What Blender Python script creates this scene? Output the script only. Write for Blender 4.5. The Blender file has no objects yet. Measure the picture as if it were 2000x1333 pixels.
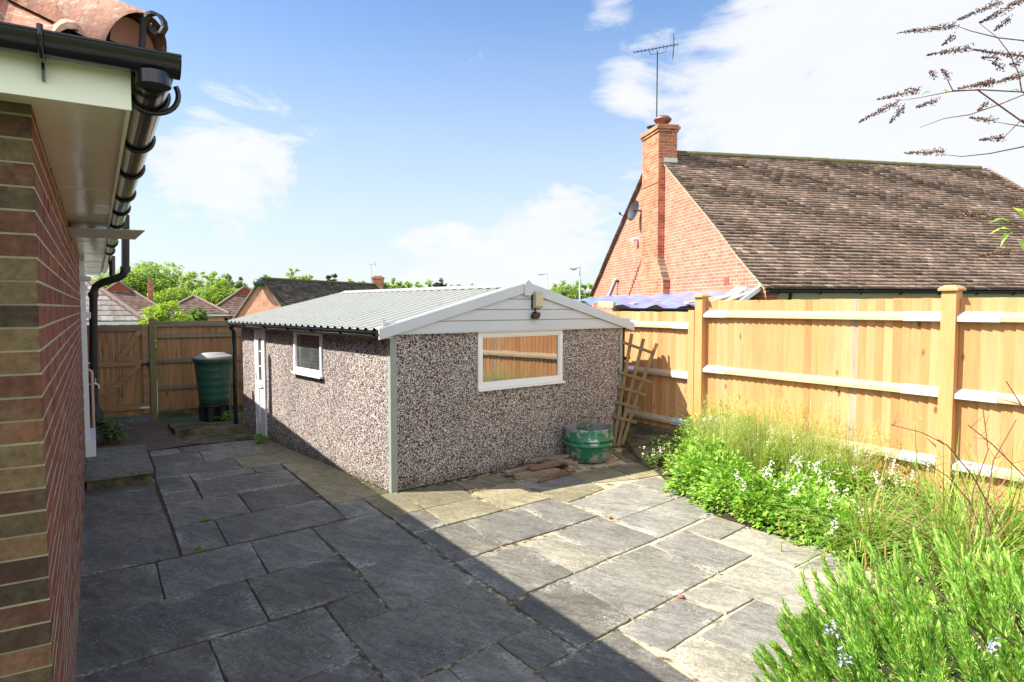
import bpy, math, random
from mathutils import Vector as V
R = math.radians
random.seed(7)
rnd = random.random
uni = random.uniform
sc = bpy.context.scene
col = sc.collection

# ------------------------------------------------------------------ camera
CAMH = 2.1
FPX, CX, CY, YH = 1282.0, 1000.0, 666.5, 600.0
PITCH = math.atan((CY - YH) / FPX)
cam_d = bpy.data.cameras.new('camera')
cam = bpy.data.objects.new('camera', cam_d); col.objects.link(cam)
cam.location = (0, 0, CAMH); cam.rotation_euler = (R(90) - PITCH, 0, 0)
cam_d.sensor_width = 36; cam_d.lens = 36 * FPX / 2000; cam_d.clip_start = .05; cam_d.clip_end = 2000
sc.camera = cam

# ------------------------------------------------------------------ world / sun
SUN_EL = 46.6
SAZ = 6.0
w = bpy.data.worlds.new('World'); sc.world = w; w.use_nodes = True
def build_world():
    nt = w.node_tree; nt.nodes.clear(); N = nt.nodes.new; L = nt.links.new
    out = N('ShaderNodeOutputWorld'); bg = N('ShaderNodeBackground'); bg.inputs[1].default_value = .15
    sky = N('ShaderNodeTexSky'); sky.sky_type = 'NISHITA'; sky.sun_disc = False
    sky.sun_elevation = R(SUN_EL); sky.sun_rotation = R(270 - SAZ); sky.air_density = 1.25; sky.dust_density = .6; sky.ozone_density = 1.6
    tc = N('ShaderNodeTexCoord')
    def nz(scale, detail, rough, zs=1.0, dist=0.0):
        m = N('ShaderNodeMapping'); m.inputs['Scale'].default_value = (1, 1, zs); L(tc.outputs['Generated'], m.inputs[0])
        n = N('ShaderNodeTexNoise'); n.inputs['Scale'].default_value = scale; n.inputs['Detail'].default_value = detail
        n.inputs['Roughness'].default_value = rough; n.inputs['Distortion'].default_value = dist
        L(m.outputs[0], n.inputs['Vector']); return n.outputs[0]
    def math_(op, a, b, clamp=False):
        m = N('ShaderNodeMath'); m.operation = op; m.use_clamp = clamp
        for i, x in enumerate((a, b)):
            if x is None: continue
            if isinstance(x, (int, float)): m.inputs[i].default_value = x
            else: L(x, m.inputs[i])
        return m.outputs[0]
    def blob(px, py, rad, wt, edge=0.0):
        d = V(((px - CX) / FPX, 1, (YH - py) / FPX)).normalized()
        vm = N('ShaderNodeVectorMath'); vm.operation = 'DISTANCE'; L(tc.outputs['Generated'], vm.inputs[0]); vm.inputs[1].default_value = d
        mr = N('ShaderNodeMapRange'); mr.interpolation_type = 'SMOOTHSTEP'
        L(vm.outputs['Value'], mr.inputs[0]); mr.inputs[1].default_value = edge * rad; mr.inputs[2].default_value = rad
        mr.inputs[3].default_value = wt; mr.inputs[4].default_value = 0
        return mr.outputs[0]
    blobs = [(1700, 230, .34, .62), (2100, 60, .42, .42), (1480, 30, .16, .34), (1400, 300, .2, .44), (1240, 110, .12, .30), (1200, 190, .07, .26),
             (2250, 420, .5, .6), (960, 520, .19, .66), (1120, 450, .16, .50), (820, 530, .14, .42), (430, 290, .19, .38), (560, 380, .16, .33), (360, 420, .15, .3), (420, 220, .10, .12), (660, 230, .06, .10),
             (935, 110, .055, .26), (380, 540, .16, .2), (1190, 30, .05, .2), (600, 215, .10, .12), (950, 250, .28, -.22), (700, 80, .25, -.2), (1850, 130, .12, -.12), (1950, 250, .1, -.1), (1740, 160, .09, -.08)]
    tot = None
    for b in blobs:
        o = blob(*b); tot = o if tot is None else math_('ADD', tot, o)
    # behind and beside the camera: unseen clouds added to brighten and neutralise the shade
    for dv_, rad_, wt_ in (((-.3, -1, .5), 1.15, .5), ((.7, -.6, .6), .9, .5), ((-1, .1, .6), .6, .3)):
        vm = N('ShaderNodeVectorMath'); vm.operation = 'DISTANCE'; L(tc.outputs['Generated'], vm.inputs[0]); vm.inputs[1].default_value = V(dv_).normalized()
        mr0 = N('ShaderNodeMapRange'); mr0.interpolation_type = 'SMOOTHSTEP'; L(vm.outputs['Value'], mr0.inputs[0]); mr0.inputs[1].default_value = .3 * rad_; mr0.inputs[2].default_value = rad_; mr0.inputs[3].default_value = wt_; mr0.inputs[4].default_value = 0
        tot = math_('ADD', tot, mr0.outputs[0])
    big = nz(1.7, 3, .5, 2.0)
    n1 = nz(5.0, 9, .62, 2.4, .6)
    n2 = nz(14.0, 8, .6, 2.2, .3)
    s = math_('ADD', math_('MULTIPLY', math_('SUBTRACT', n1, .5), 1.5), math_('MULTIPLY', math_('SUBTRACT', n2, .5), .55))
    s = math_('ADD', s, tot)
    s = math_('ADD', s, math_('MULTIPLY', math_('SUBTRACT', big, .5), .3))
    mr = N('ShaderNodeMapRange'); mr.interpolation_type = 'SMOOTHSTEP'; L(s, mr.inputs[0])
    mr.inputs[1].default_value = .12; mr.inputs[2].default_value = .62; mr.inputs[3].default_value = 0; mr.inputs[4].default_value = .96
    # horizon haze
    sx = N('ShaderNodeSeparateXYZ'); L(tc.outputs['Generated'], sx.inputs[0])
    hz = N('ShaderNodeMapRange'); hz.interpolation_type = 'SMOOTHSTEP'; L(sx.outputs[2], hz.inputs[0])
    hz.inputs[1].default_value = -.02; hz.inputs[2].default_value = .50; hz.inputs[3].default_value = .70; hz.inputs[4].default_value = .0
    fac = math_('MAXIMUM', mr.outputs[0], hz.outputs[0])
    cr = N('ShaderNodeMix'); cr.data_type = 'RGBA'
    sh = nz(7.0, 6, .6, 2.5)
    L(sh, cr.inputs[0]); cr.inputs[6].default_value = (2.5, 2.6, 2.78, 1); cr.inputs[7].default_value = (2.95, 2.97, 3.03, 1)
    tint = N('ShaderNodeMix'); tint.data_type = 'RGBA'; tint.blend_type = 'MULTIPLY'; tint.inputs[0].default_value = 1
    L(sky.outputs[0], tint.inputs[6]); tint.inputs[7].default_value = (.345, .45, .575, 1)
    bk = N('ShaderNodeMapRange'); bk.interpolation_type = 'SMOOTHSTEP'; L(sx.outputs[1], bk.inputs[0]); bk.inputs[1].default_value = .25; bk.inputs[2].default_value = -.35; bk.inputs[3].default_value = 1; bk.inputs[4].default_value = 1.75  # unseen clouds behind the camera made brighter to lift the shadows
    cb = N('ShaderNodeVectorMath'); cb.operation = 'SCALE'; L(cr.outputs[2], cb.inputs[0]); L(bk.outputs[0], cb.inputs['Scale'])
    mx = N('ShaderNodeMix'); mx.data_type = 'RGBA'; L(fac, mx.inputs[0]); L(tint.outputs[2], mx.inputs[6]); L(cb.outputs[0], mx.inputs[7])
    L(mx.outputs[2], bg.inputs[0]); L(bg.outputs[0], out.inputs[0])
build_world()
sd = bpy.data.lights.new('sun', 'SUN'); sd.energy = 4.9; sd.angle = R(.5); sd.color = (1, .93, .82)
so = bpy.data.objects.new('sun', sd); col.objects.link(so)
so.rotation_euler = V((-math.cos(R(SUN_EL)) * math.cos(R(SAZ)), -math.cos(R(SUN_EL)) * math.sin(R(SAZ)), math.sin(R(SUN_EL)))).to_track_quat('Z', 'Y').to_euler()
sc.view_settings.view_transform = 'Standard'; sc.view_settings.look = 'None'; sc.view_settings.gamma = 1
sc.view_settings.exposure = 1.25
sc.cycles.max_bounces = 8; sc.cycles.use_denoising = True
sc.cycles.caustics_reflective = False; sc.cycles.caustics_refractive = False

# ------------------------------------------------------------------ survey helpers (pixel -> place)
_c, _s = math.cos(PITCH), math.sin(PITCH)
def ray(x, y):
    a = (x - CX) / FPX; b = (CY - y) / FPX
    return V((a, _c + b * _s, -_s + b * _c))
def gnd(x, y, z=0.0):
    r = ray(x, y); t = (z - CAMH) / r.z
    return V((r.x * t, r.y * t, z))
def at(x, y, Y):
    r = ray(x, y); t = Y / r.y
    return V((r.x * t, Y, CAMH + r.z * t))
def onp(x, y, P0, n):
    r = ray(x, y); o = V((0, 0, CAMH)); t = (V(P0) - o).dot(n) / r.dot(n)
    return o + r * t

# ------------------------------------------------------------------ mesh builder
class MB:
    def __init__(s): s.v = []; s.f = []; s.m = []; s.sm = []
    def face(s, pts, m=0, smooth=False):
        i = len(s.v); s.v += [V(p) for p in pts]; s.f.append(list(range(i, i + len(pts)))); s.m.append(m); s.sm.append(smooth)
    def add(s, vs, fs, m=0, smooth=False):
        i = len(s.v); s.v += [V(p) for p in vs]
        for f in fs: s.f.append([i + k for k in f]); s.m.append(m); s.sm.append(smooth)
    def box(s, o, a, b, c, m=0):        # corner + three edge vectors
        o, a, b, c = V(o), V(a), V(b), V(c)
        if a.cross(b).dot(c) < 0: a, b = b, a
        p = [o, o + a, o + a + b, o + b, o + c, o + a + c, o + a + b + c, o + b + c]
        s.add(p, [(0, 3, 2, 1), (4, 5, 6, 7), (0, 1, 5, 4), (1, 2, 6, 5), (2, 3, 7, 6), (3, 0, 4, 7)], m)
    def cbox(s, ctr, dx, dy, dz, rz=0, m=0, bev=0):   # centred box rotated about z
        c_, s_ = math.cos(rz), math.sin(rz)
        X = V((c_, s_, 0)) * dx; Y = V((-s_, c_, 0)) * dy; Z = V((0, 0, dz))
        s.box(V(ctr) - X / 2 - Y / 2 - Z / 2, X, Y, Z, m)
    def bar(s, p, q, wd, ht, up=(0, 0, 1), m=0):
        p, q = V(p), V(q); d = (q - p); dn = d.normalized(); sd_ = dn.cross(V(up))
        if sd_.length < 1e-4: sd_ = V((1, 0, 0))
        sd_.normalize(); u = sd_.cross(dn).normalized()
        s.box(p - sd_ * wd / 2 - u * ht / 2, sd_ * wd, u * ht, d, m)
    def prism(s, poly, ext, m=0):
        poly = [V(p) for p in poly]; ext = V(ext); n = len(poly)
        nn = V((0, 0, 0))
        for i in range(n): nn += poly[i].cross(poly[(i + 1) % n])
        if nn.dot(ext) > 0: poly = poly[::-1]
        s.add(poly + [p + ext for p in poly], [tuple(range(n)), tuple(range(2 * n - 1, n - 1, -1))] + [(i, i + n, (i + 1) % n + n, (i + 1) % n) for i in range(n)], m)
    def tube(s, pts, r, n=8, m=0, caps=True, a0=0, a1=2 * math.pi, up=None):
        pts = [V(p) for p in pts]; rs = r if isinstance(r, (list, tuple)) else [r] * len(pts)
        full = abs(a1 - a0 - 2 * math.pi) < 1e-6
        vs = []; k = n if full else n + 1
        t0 = (pts[1] - pts[0]).normalized(); ref = V(up) if up else (V((0, 0, 1)) if abs(t0.z) < .9 else V((1, 0, 0)))
        x = t0.cross(ref).normalized()
        for i, p in enumerate(pts):
            t = (pts[min(i + 1, len(pts) - 1)] - pts[max(i - 1, 0)]).normalized()
            x = (x - t * x.dot(t)).normalized(); y = x.cross(t)
            for j in range(k):
                a = a0 + (a1 - a0) * j / n
                vs.append(p + (x * math.cos(a) + y * math.sin(a)) * rs[i])
        fs = []
        for i in range(len(pts) - 1):
            for j in range(n):
                j2 = (j + 1) % k if full else j + 1
                fs.append((i * k + j, i * k + j2, (i + 1) * k + j2, (i + 1) * k + j))
        s.add(vs, fs, m, True)
        if caps and full:
            s.face([vs[j] for j in range(n)][::-1], m); s.face([vs[(len(pts) - 1) * k + j] for j in range(n)], m)
    def lathe(s, ctr, prof, n=32, m=0):
        ctr = V(ctr); vs = []
        for r, z in prof:
            for j in range(n):
                a = 2 * math.pi * j / n; vs.append(ctr + V((r * math.cos(a), r * math.sin(a), z)))
        fs = [(i * n + j, i * n + (j + 1) % n, (i + 1) * n + (j + 1) % n, (i + 1) * n + j) for i in range(len(prof) - 1) for j in range(n)]
        s.add(vs, fs, m, True)
    def build(s, name, mats, parent=None, origin=None, wn=None):
        if not isinstance(mats, (list, tuple)): mats = [mats]
        if parent is not None: o0 = V(parent['_w'])
        else: o0 = V(origin) if origin is not None else (sum(s.v, V()) / max(len(s.v), 1))
        if parent is None and origin is None: o0.z = min((p.z for p in s.v), default=0)
        me = bpy.data.meshes.new(name)
        me.from_pydata([p - o0 for p in s.v], [], s.f)
        for mt in mats: me.materials.append(mt)
        me.polygons.foreach_set('material_index', s.m); me.polygons.foreach_set('use_smooth', s.sm)
        me.update()
        uv = me.uv_layers.new(name='UVMap'); data = [0.0] * (2 * len(me.loops))
        for p in me.polygons:
            n = p.normal
            if abs(n.z) > .97: u = V((1, 0, 0)); vv = V((0, 1, 0))
            else: u = V((-n.y, n.x, 0)).normalized(); vv = n.cross(u)
            for li in p.loop_indices:
                q = me.vertices[me.loops[li].vertex_index].co + o0
                data[2 * li] = q.dot(u); data[2 * li + 1] = q.dot(vv)
        uv.data.foreach_set('uv', data)
        ob = bpy.data.objects.new(name, me); col.objects.link(ob)
        if parent is not None:
            ob.parent = parent
            ob['_w'] = list(o0)          # parts share the world origin of their thing
        else:
            ob.location = o0; ob['_w'] = list(o0)
        return ob
def tag(o, label=None, cat=None, group=None, kind=None):
    if label: o['label'] = label
    if cat: o['category'] = cat
    if group: o['group'] = group
    if kind: o['kind'] = kind
    return o
def thing(name, loc, label, cat, group=None):
    o = bpy.data.objects.new(name, None); col.objects.link(o); o.location = V(loc); o['_w'] = list(V(loc))
    o.empty_display_size = .1
    return tag(o, label, cat, group)
def copy_tree(o, parent=None):
    c = o.copy(); col.objects.link(c); c.parent = parent
    for ch in [x for x in bpy.data.objects if x.parent == o]: copy_tree(ch, c)
    return c

# ------------------------------------------------------------------ materials
class Mat:
    def __init__(s, name, rough=.8, spec=.5, metal=0.0):
        s.mat = bpy.data.materials.new(name); s.mat.use_nodes = True; s.nt = s.mat.node_tree
        s.b = s.nt.nodes['Principled BSDF']; s.b.inputs['Roughness'].default_value = rough
        s.b.inputs['Specular IOR Level'].default_value = spec; s.b.inputs['Metallic'].default_value = metal
        s.tc = s.N('ShaderNodeTexCoord'); s._geo = None
    def N(s, t): return s.nt.nodes.new(t)
    def L(s, a, b): s.nt.links.new(a, b)
    def coord(s, kind='Object', scale=(1, 1, 1), rot=(0, 0, 0)):
        m = s.N('ShaderNodeMapping'); m.inputs['Scale'].default_value = scale; m.inputs['Rotation'].default_value = rot
        s.L(s.tc.outputs[kind], m.inputs[0]); return m.outputs[0]
    def noise(s, scale=5, detail=6, rough=.6, vec=None, dist=0.0):
        n = s.N('ShaderNodeTexNoise'); n.inputs['Scale'].default_value = scale; n.inputs['Detail'].default_value = detail
        n.inputs['Roughness'].default_value = rough; n.inputs['Distortion'].default_value = dist
        s.L(vec if vec is not None else s.coord(), n.inputs['Vector']); return n.outputs[0]
    def voro(s, scale=5, feature='F1', vec=None, rnd_=1.0):
        n = s.N('ShaderNodeTexVoronoi'); n.feature = feature; n.inputs['Scale'].default_value = scale; n.inputs['Randomness'].default_value = rnd_
        s.L(vec if vec is not None else s.coord(), n.inputs['Vector']); return n
    def island(s):
        if s._geo is None: s._geo = s.N('ShaderNodeNewGeometry')
        return s._geo.outputs['Random Per Island']
    def ramp(s, fac, stops, interp='LINEAR'):
        r = s.N('ShaderNodeValToRGB'); r.color_ramp.interpolation = interp; e = r.color_ramp.elements
        while len(e) < len(stops): e.new(.5)
        for i, (p, c) in enumerate(stops):
            e[i].position = p; e[i].color = (c[0], c[1], c[2], 1) if isinstance(c, (tuple, list)) else (c, c, c, 1)
        s.L(fac, r.inputs[0]); return r.outputs[0]
    def mix(s, fac, a, b, blend='MIX'):
        m = s.N('ShaderNodeMix'); m.data_type = 'RGBA'; m.blend_type = blend
        for i, x in ((0, fac), (6, a), (7, b)):
            if isinstance(x, (int, float)): m.inputs[i].default_value = x if i == 0 else (x, x, x, 1)
            elif isinstance(x, (tuple, list)): m.inputs[i].default_value = (*x[:3], 1)
            else: s.L(x, m.inputs[i])
        return m.outputs[2]
    def math(s, op, a, b=None):
        m = s.N('ShaderNodeMath'); m.operation = op
        for i, x in enumerate((a, b)):
            if x is None: continue
            if isinstance(x, (int, float)): m.inputs[i].default_value = x
            else: s.L(x, m.inputs[i])
        return m.outputs[0]
    def bump(s, h, strength=.4, dist=.01):
        b = s.N('ShaderNodeBump'); b.inputs['Strength'].default_value = strength; b.inputs['Distance'].default_value = dist
        s.L(h, b.inputs['Height'])
        if s.b.inputs['Normal'].is_linked: s.L(s.b.inputs['Normal'].links[0].from_socket, b.inputs['Normal'])
        s.L(b.outputs[0], s.b.inputs['Normal'])
    def col(s, c):
        if isinstance(c, (tuple, list)): s.b.inputs['Base Color'].default_value = (*c[:3], 1)
        else: s.L(c, s.b.inputs['Base Color'])
        return s
    def transl(s, c, f=.35):
        out = s.nt.nodes['Material Output']; t = s.N('ShaderNodeBsdfTranslucent'); mx = s.N('ShaderNodeMixShader'); mx.inputs[0].default_value = f
        if isinstance(c, (tuple, list)): t.inputs[0].default_value = (*c[:3], 1)
        else: s.L(c, t.inputs[0])
        s.L(s.b.outputs[0], mx.inputs[1]); s.L(t.outputs[0], mx.inputs[2]); s.L(mx.outputs[0], out.inputs[0])

def plain(name, c, rough=.6, spec=.5, metal=0, var=.12, nscale=6, bump=0):
    m = Mat(name, rough, spec, metal); n = m.noise(nscale, 5)
    m.col(m.mix(n, [x * (1 - var) for x in c], [min(x * (1 + var), 1) for x in c]))
    if bump: m.bump(m.noise(nscale * 12, 4), bump, .003)
    return m.mat

def brick_geo(name, cols, rough=.9):          # for real brick solids, one island each
    m = Mat(name, rough, .25); c = m.ramp(m.island(), cols)
    n = m.noise(35, 6, .65); c = m.mix(m.ramp(n, [(.3, .55), (.7, 1.2)]), 0, c, 'MULTIPLY') if False else m.mix(1, c, m.ramp(n, [(.3, .62), (.7, 1.25)]), 'MULTIPLY')
    st = m.ramp(m.noise(9, 5, .7), [(.5, 0), (.72, 1)]); c = m.mix(m.math('MULTIPLY', st, .45), c, (.22, .17, .09))
    m.col(c); m.bump(m.noise(60, 6, .7), .9, .006); m.bump(m.noise(14, 4, .6), .6, .008); return m.mat
def brick_tex(name, c1, c2, mort, bump=.5, var=.25):
    m = Mat(name, .9, .25); bt = m.N('ShaderNodeTexBrick'); m.L(m.tc.outputs['UV'], bt.inputs['Vector'])
    bt.inputs['Scale'].default_value = 1; bt.inputs['Brick Width'].default_value = .225 * 1.15; bt.inputs['Row Height'].default_value = .075 * 1.15
    bt.inputs['Mortar Size'].default_value = .0075; bt.inputs['Mortar Smooth'].default_value = .15; bt.inputs['Bias'].default_value = 0
    bt.inputs['Color1'].default_value = (*c1, 1); bt.inputs['Color2'].default_value = (*c2, 1); bt.inputs['Mortar'].default_value = (*mort, 1)
    c = m.mix(1, bt.outputs[0], m.ramp(m.noise(3, 6, .7), [(.3, 1 - var), (.7, 1 + var)]), 'MULTIPLY')
    c = m.mix(1, c, m.ramp(m.noise(40, 4, .7), [(.3, .85), (.7, 1.12)]), 'MULTIPLY')
    m.col(c); m.bump(m.math('SUBTRACT', 1, bt.outputs[1]), bump, .008); return m.mat
def tile_geo(name, cols, lich=(.35, .3, .22), lf=.5, rough=.95):
    m = Mat(name, rough, .2); c = m.ramp(m.island(), cols)
    c = m.mix(1, c, m.ramp(m.noise(14, 6, .7), [(.3, .65), (.7, 1.25)]), 'MULTIPLY')
    st = m.ramp(m.noise(22, 6, .75), [(.54, 0), (.60, 1)]); c = m.mix(m.math('MULTIPLY', st, lf), c, lich)
    dk = m.ramp(m.noise(60, 5, .75), [(.60, 0), (.68, 1)]); c = m.mix(m.math('MULTIPLY', dk, lf), c, (.04, .03, .025))
    m.col(c); m.bump(m.noise(45, 5), .5, .006); return m.mat
def wood(name, cols, along='v', knots=True, rough=.75, dark=.7, scale=1.0, bump=.25):
    m = Mat(name, rough, .3)
    sc_ = (22 * scale, 1.3 * scale, 1) if along == 'v' else (1.3 * scale, 22 * scale, 1)
    c = m.ramp(m.island(), cols)
    off = m.N('ShaderNodeVectorMath'); off.operation = 'ADD'; cmb = m.N('ShaderNodeCombineXYZ')
    m.L(m.math('MULTIPLY', m.island(), 40), cmb.inputs[2]); m.L(m.coord('UV', sc_), off.inputs[0]); m.L(cmb.outputs[0], off.inputs[1])
    g = m.noise(1.0, 6, .65, off.outputs[0], 1.2)
    c = m.mix(1, c, m.ramp(g, [(.3, dark), (.62, 1.08)]), 'MULTIPLY')
    if knots:
        kv = m.voro(1.0, 'F1', m.coord('UV', (5.2, 2.3, 1)) if along == 'v' else m.coord('UV', (2.3, 5.2, 1)))
        k = m.ramp(kv.outputs['Distance'], [(.06, 1), (.13, 0)]); k2 = m.ramp(m.noise(1.1, 1, .5, m.coord('UV')), [(.35, 0), (.45, 1)])
        c = m.mix(m.math('MULTIPLY', m.math('MULTIPLY', k, k2), .75), c, (.10, .035, .012))
    m.col(c); m.bump(g, bump, .003); return m.mat
def leafm(name, cols, tr=.35, rough=.55, dead=0):
    m = Mat(name, rough, .35); c = m.ramp(m.island(), cols); c = m.mix(1, c, m.ramp(m.noise(2.6, 4, .6), [(.32, .82), (.66, 1.38)]), 'MULTIPLY')
    if dead: c = m.mix(m.ramp(m.island(), [(dead, 1), (dead + .001, 0)]), c, (.30, .19, .08))
    m.col(c)
    m.transl(m.mix(1, c, (1.5, 1.6, .7), 'MULTIPLY'), tr); return m.mat

M = {}
M['brick_side'] = brick_geo('house_brick', [(0, (.17, .065, .045)), (.35, (.27, .085, .055)), (.7, (.20, .06, .045)), (1, (.30, .12, .07))])
M['brick_front'] = brick_geo('house_brick_front_shade', [(0, (.035, .026, .02)), (.35, (.14, .062, .038)), (.55, (.06, .045, .028)), (.8, (.17, .12, .06)), (1, (.22, .085, .05))])  # same brick as the side; the front's browner shade is put into the colour
M['mortar'] = plain('mortar', (.42, .38, .26), .95, .1, 0, .3, 12, .5)
M['pvc_fascia'] = plain('fascia_plastic', (.90, .91, .74), .3, .4, 0, .05, 2)
M['pvc'] = plain('white_plastic', (.74, .75, .76), .3, .5, 0, .04, 2)
m_ = Mat('soffit_board', .12, .6); m_.col(m_.mix(m_.noise(3, 4), (.80, .73, .57), (.86, .79, .63))); m_.bump(m_.noise(2.2, 3), .25, .02); M['soffit'] = m_.mat
M['pvc_shaded'] = plain('shaded_white_plastic', (.52, .55, .58), .4, .4, 0, .07, 3)  # white plastic with the shade on the garage gable put into its colour
M['black_pvc'] = plain('black_plastic', (.012, .012, .014), .16, .6, 0, .3, 4)
M['black_iron'] = plain('black_iron', (.02, .02, .022), .5, .4, 0, .4, 12, .3)
M['lead'] = plain('grey_lead', (.55, .54, .48), .35, .5, .2, .3, 9, .3)
M['pan_tile'] = tile_geo('clay_pantile', [(0, (.42, .20, .13)), (.5, (.55, .31, .23)), (1, (.36, .16, .10))], (.62, .52, .43), .8)
M['plain_tile'] = tile_geo('brown_plain_tile', [(0, (.135, .092, .07)), (.4, (.175, .122, .092)), (.85, (.215, .155, .118)), (1, (.32, .24, .19))], (.42, .33, .22), .35)
M['dark_tile'] = tile_geo('dark_plain_tile', [(0, (.04, .033, .03)), (.5, (.085, .065, .055)), (1, (.14, .11, .09))], (.30, .28, .2), .4)
M['red_tile'] = tile_geo('weathered_roof_tile', [(0, (.085, .05, .042)), (.5, (.13, .085, .07)), (1, (.17, .12, .10))], (.26, .2, .15), .5)
M['grey_tile'] = tile_geo('grey_interlocking_tile', [(0, (.20, .17, .155)), (.5, (.28, .25, .23)), (1, (.36, .32, .29))], (.32, .29, .25), .5)
M['ridge_tile'] = plain('ridge_tile', (.26, .19, .16), .9, .2, 0, .3, 5, .3)
M['moss_ridge'] = plain('mossy_ridge_tile', (.13, .12, .055), .95, .1, 0, .5, 9, .6)
M['gable_brick'] = brick_tex('orange_gable_brick', (.54, .195, .12), (.41, .135, .085), (.52, .40, .29))
M['chimney_brick'] = brick_tex('chimney_brick', (.56, .21, .10), (.34, .11, .06), (.46, .36, .25), .6, .35)
M['far_brick'] = brick_tex('far_gable_brick', (.52, .24, .15), (.44, .19, .12), (.52, .42, .32), .3)
M['cream'] = plain('cream_render', (.62, .56, .44), .85, .2, 0, .08, 3)
M['white_wall'] = plain('white_render', (.72, .72, .70), .8, .2, 0, .05, 3)
M['dark_glass'] = plain('dark_pane', (.02, .025, .03), .05, .8, 0, .2, 2)
M['steel_bracket'] = plain('galvanised_bracket', (.62, .64, .68), .45, .5, .35, .12, 14)
M['terracotta'] = plain('terracotta', (.33, .15, .10), .8, .3, 0, .25, 8)
M['cowl'] = plain('cowl_metal', (.22, .12, .09), .5, .4, .4, .3, 8)
M['alu'] = plain('aluminium', (.55, .56, .58), .4, .5, .7, .1, 8)

# pebbledash
m_ = Mat('pebbledash', .85, .3)
vo = m_.voro(122, 'F1'); sp = m_.N('ShaderNodeSeparateColor'); m_.L(vo.outputs['Color'], sp.inputs[0])
c_ = m_.ramp(sp.outputs[0], [(0, (.03, .018, .015)), (.30, (.14, .062, .045)), (.50, (.36, .22, .18)), (.60, (.68, .60, .56)), (.74, (.93, .89, .85))], 'CONSTANT')
ed = m_.ramp(vo.outputs['Distance'], [(.4, 1), (.8, .32)])
c_ = m_.mix(1, c_, ed, 'MULTIPLY'); c_ = m_.mix(1, c_, m_.ramp(m_.noise(1.6, 6, .65, m_.coord('Object', (1, 1, .35))), [(.3, .80), (.7, 1.12)]), 'MULTIPLY')
zz = m_.N('ShaderNodeNewGeometry'); zs = m_.N('ShaderNodeSeparateXYZ'); m_.L(zz.outputs['Position'], zs.inputs[0])
st_ = m_.math('ADD', zs.outputs[2], m_.math('MULTIPLY', m_.noise(4, 6, .7), -.5)); c_ = m_.mix(m_.ramp(st_, [(-.0, .55), (.06, 0)]) if False else m_.ramp(m_.math('ADD', st_, .3), [(.05, .6), (.20, 0)]), c_, m_.mix(1, c_, (.42, .45, .30), 'MULTIPLY'))
m_.col(c_); m_.bump(m_.math('SUBTRACT', 1, vo.outputs['Distance']), .8, .008); M['pebble'] = m_.mat
M['conc_post'] = plain('concrete_post', (.30, .33, .30), .85, .2, 0, .2, 10, .4)
m_ = Mat('roof_sheet', .5, .4); m_.col(m_.mix(m_.ramp(m_.noise(9, 7, .72), [(.52, 0), (.66, .6)]), m_.mix(m_.noise(2.5, 5), (.29, .30, .275), (.36, .37, .335)), (.24, .25, .19))); M['sheet'] = m_.mat

# double glazing: mostly mirror over a dim room
def glass(name, refl, dark):
    m = Mat(name, .03, .8); out = m.nt.nodes['Material Output']; g = m.N('ShaderNodeBsdfGlossy'); g.inputs['Roughness'].default_value = .01
    g.inputs['Color'].default_value = (.95, .97, 1, 1); mx = m.N('ShaderNodeMixShader'); mx.inputs[0].default_value = refl
    bp = m.N('ShaderNodeBump'); bp.inputs['Strength'].default_value = .25; bp.inputs['Distance'].default_value = .004; m.L(m.noise(2.2, 3, .5), bp.inputs['Height']); m.L(bp.outputs[0], g.inputs['Normal'])
    m.col(m.mix(m.ramp(m.noise(5, 6, .7), [(.4, 0), (.75, 1)]), dark, [x * 2.2 for x in dark])); m.L(m.b.outputs[0], mx.inputs[1]); m.L(g.outputs[0], mx.inputs[2]); m.L(mx.outputs[0], out.inputs[0]); return m.mat
M['glass_front'] = glass('double_glazing', .25, (.035, .035, .035))
M['glass_side'] = glass('side_glazing', .10, (.055, .06, .06))

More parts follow.
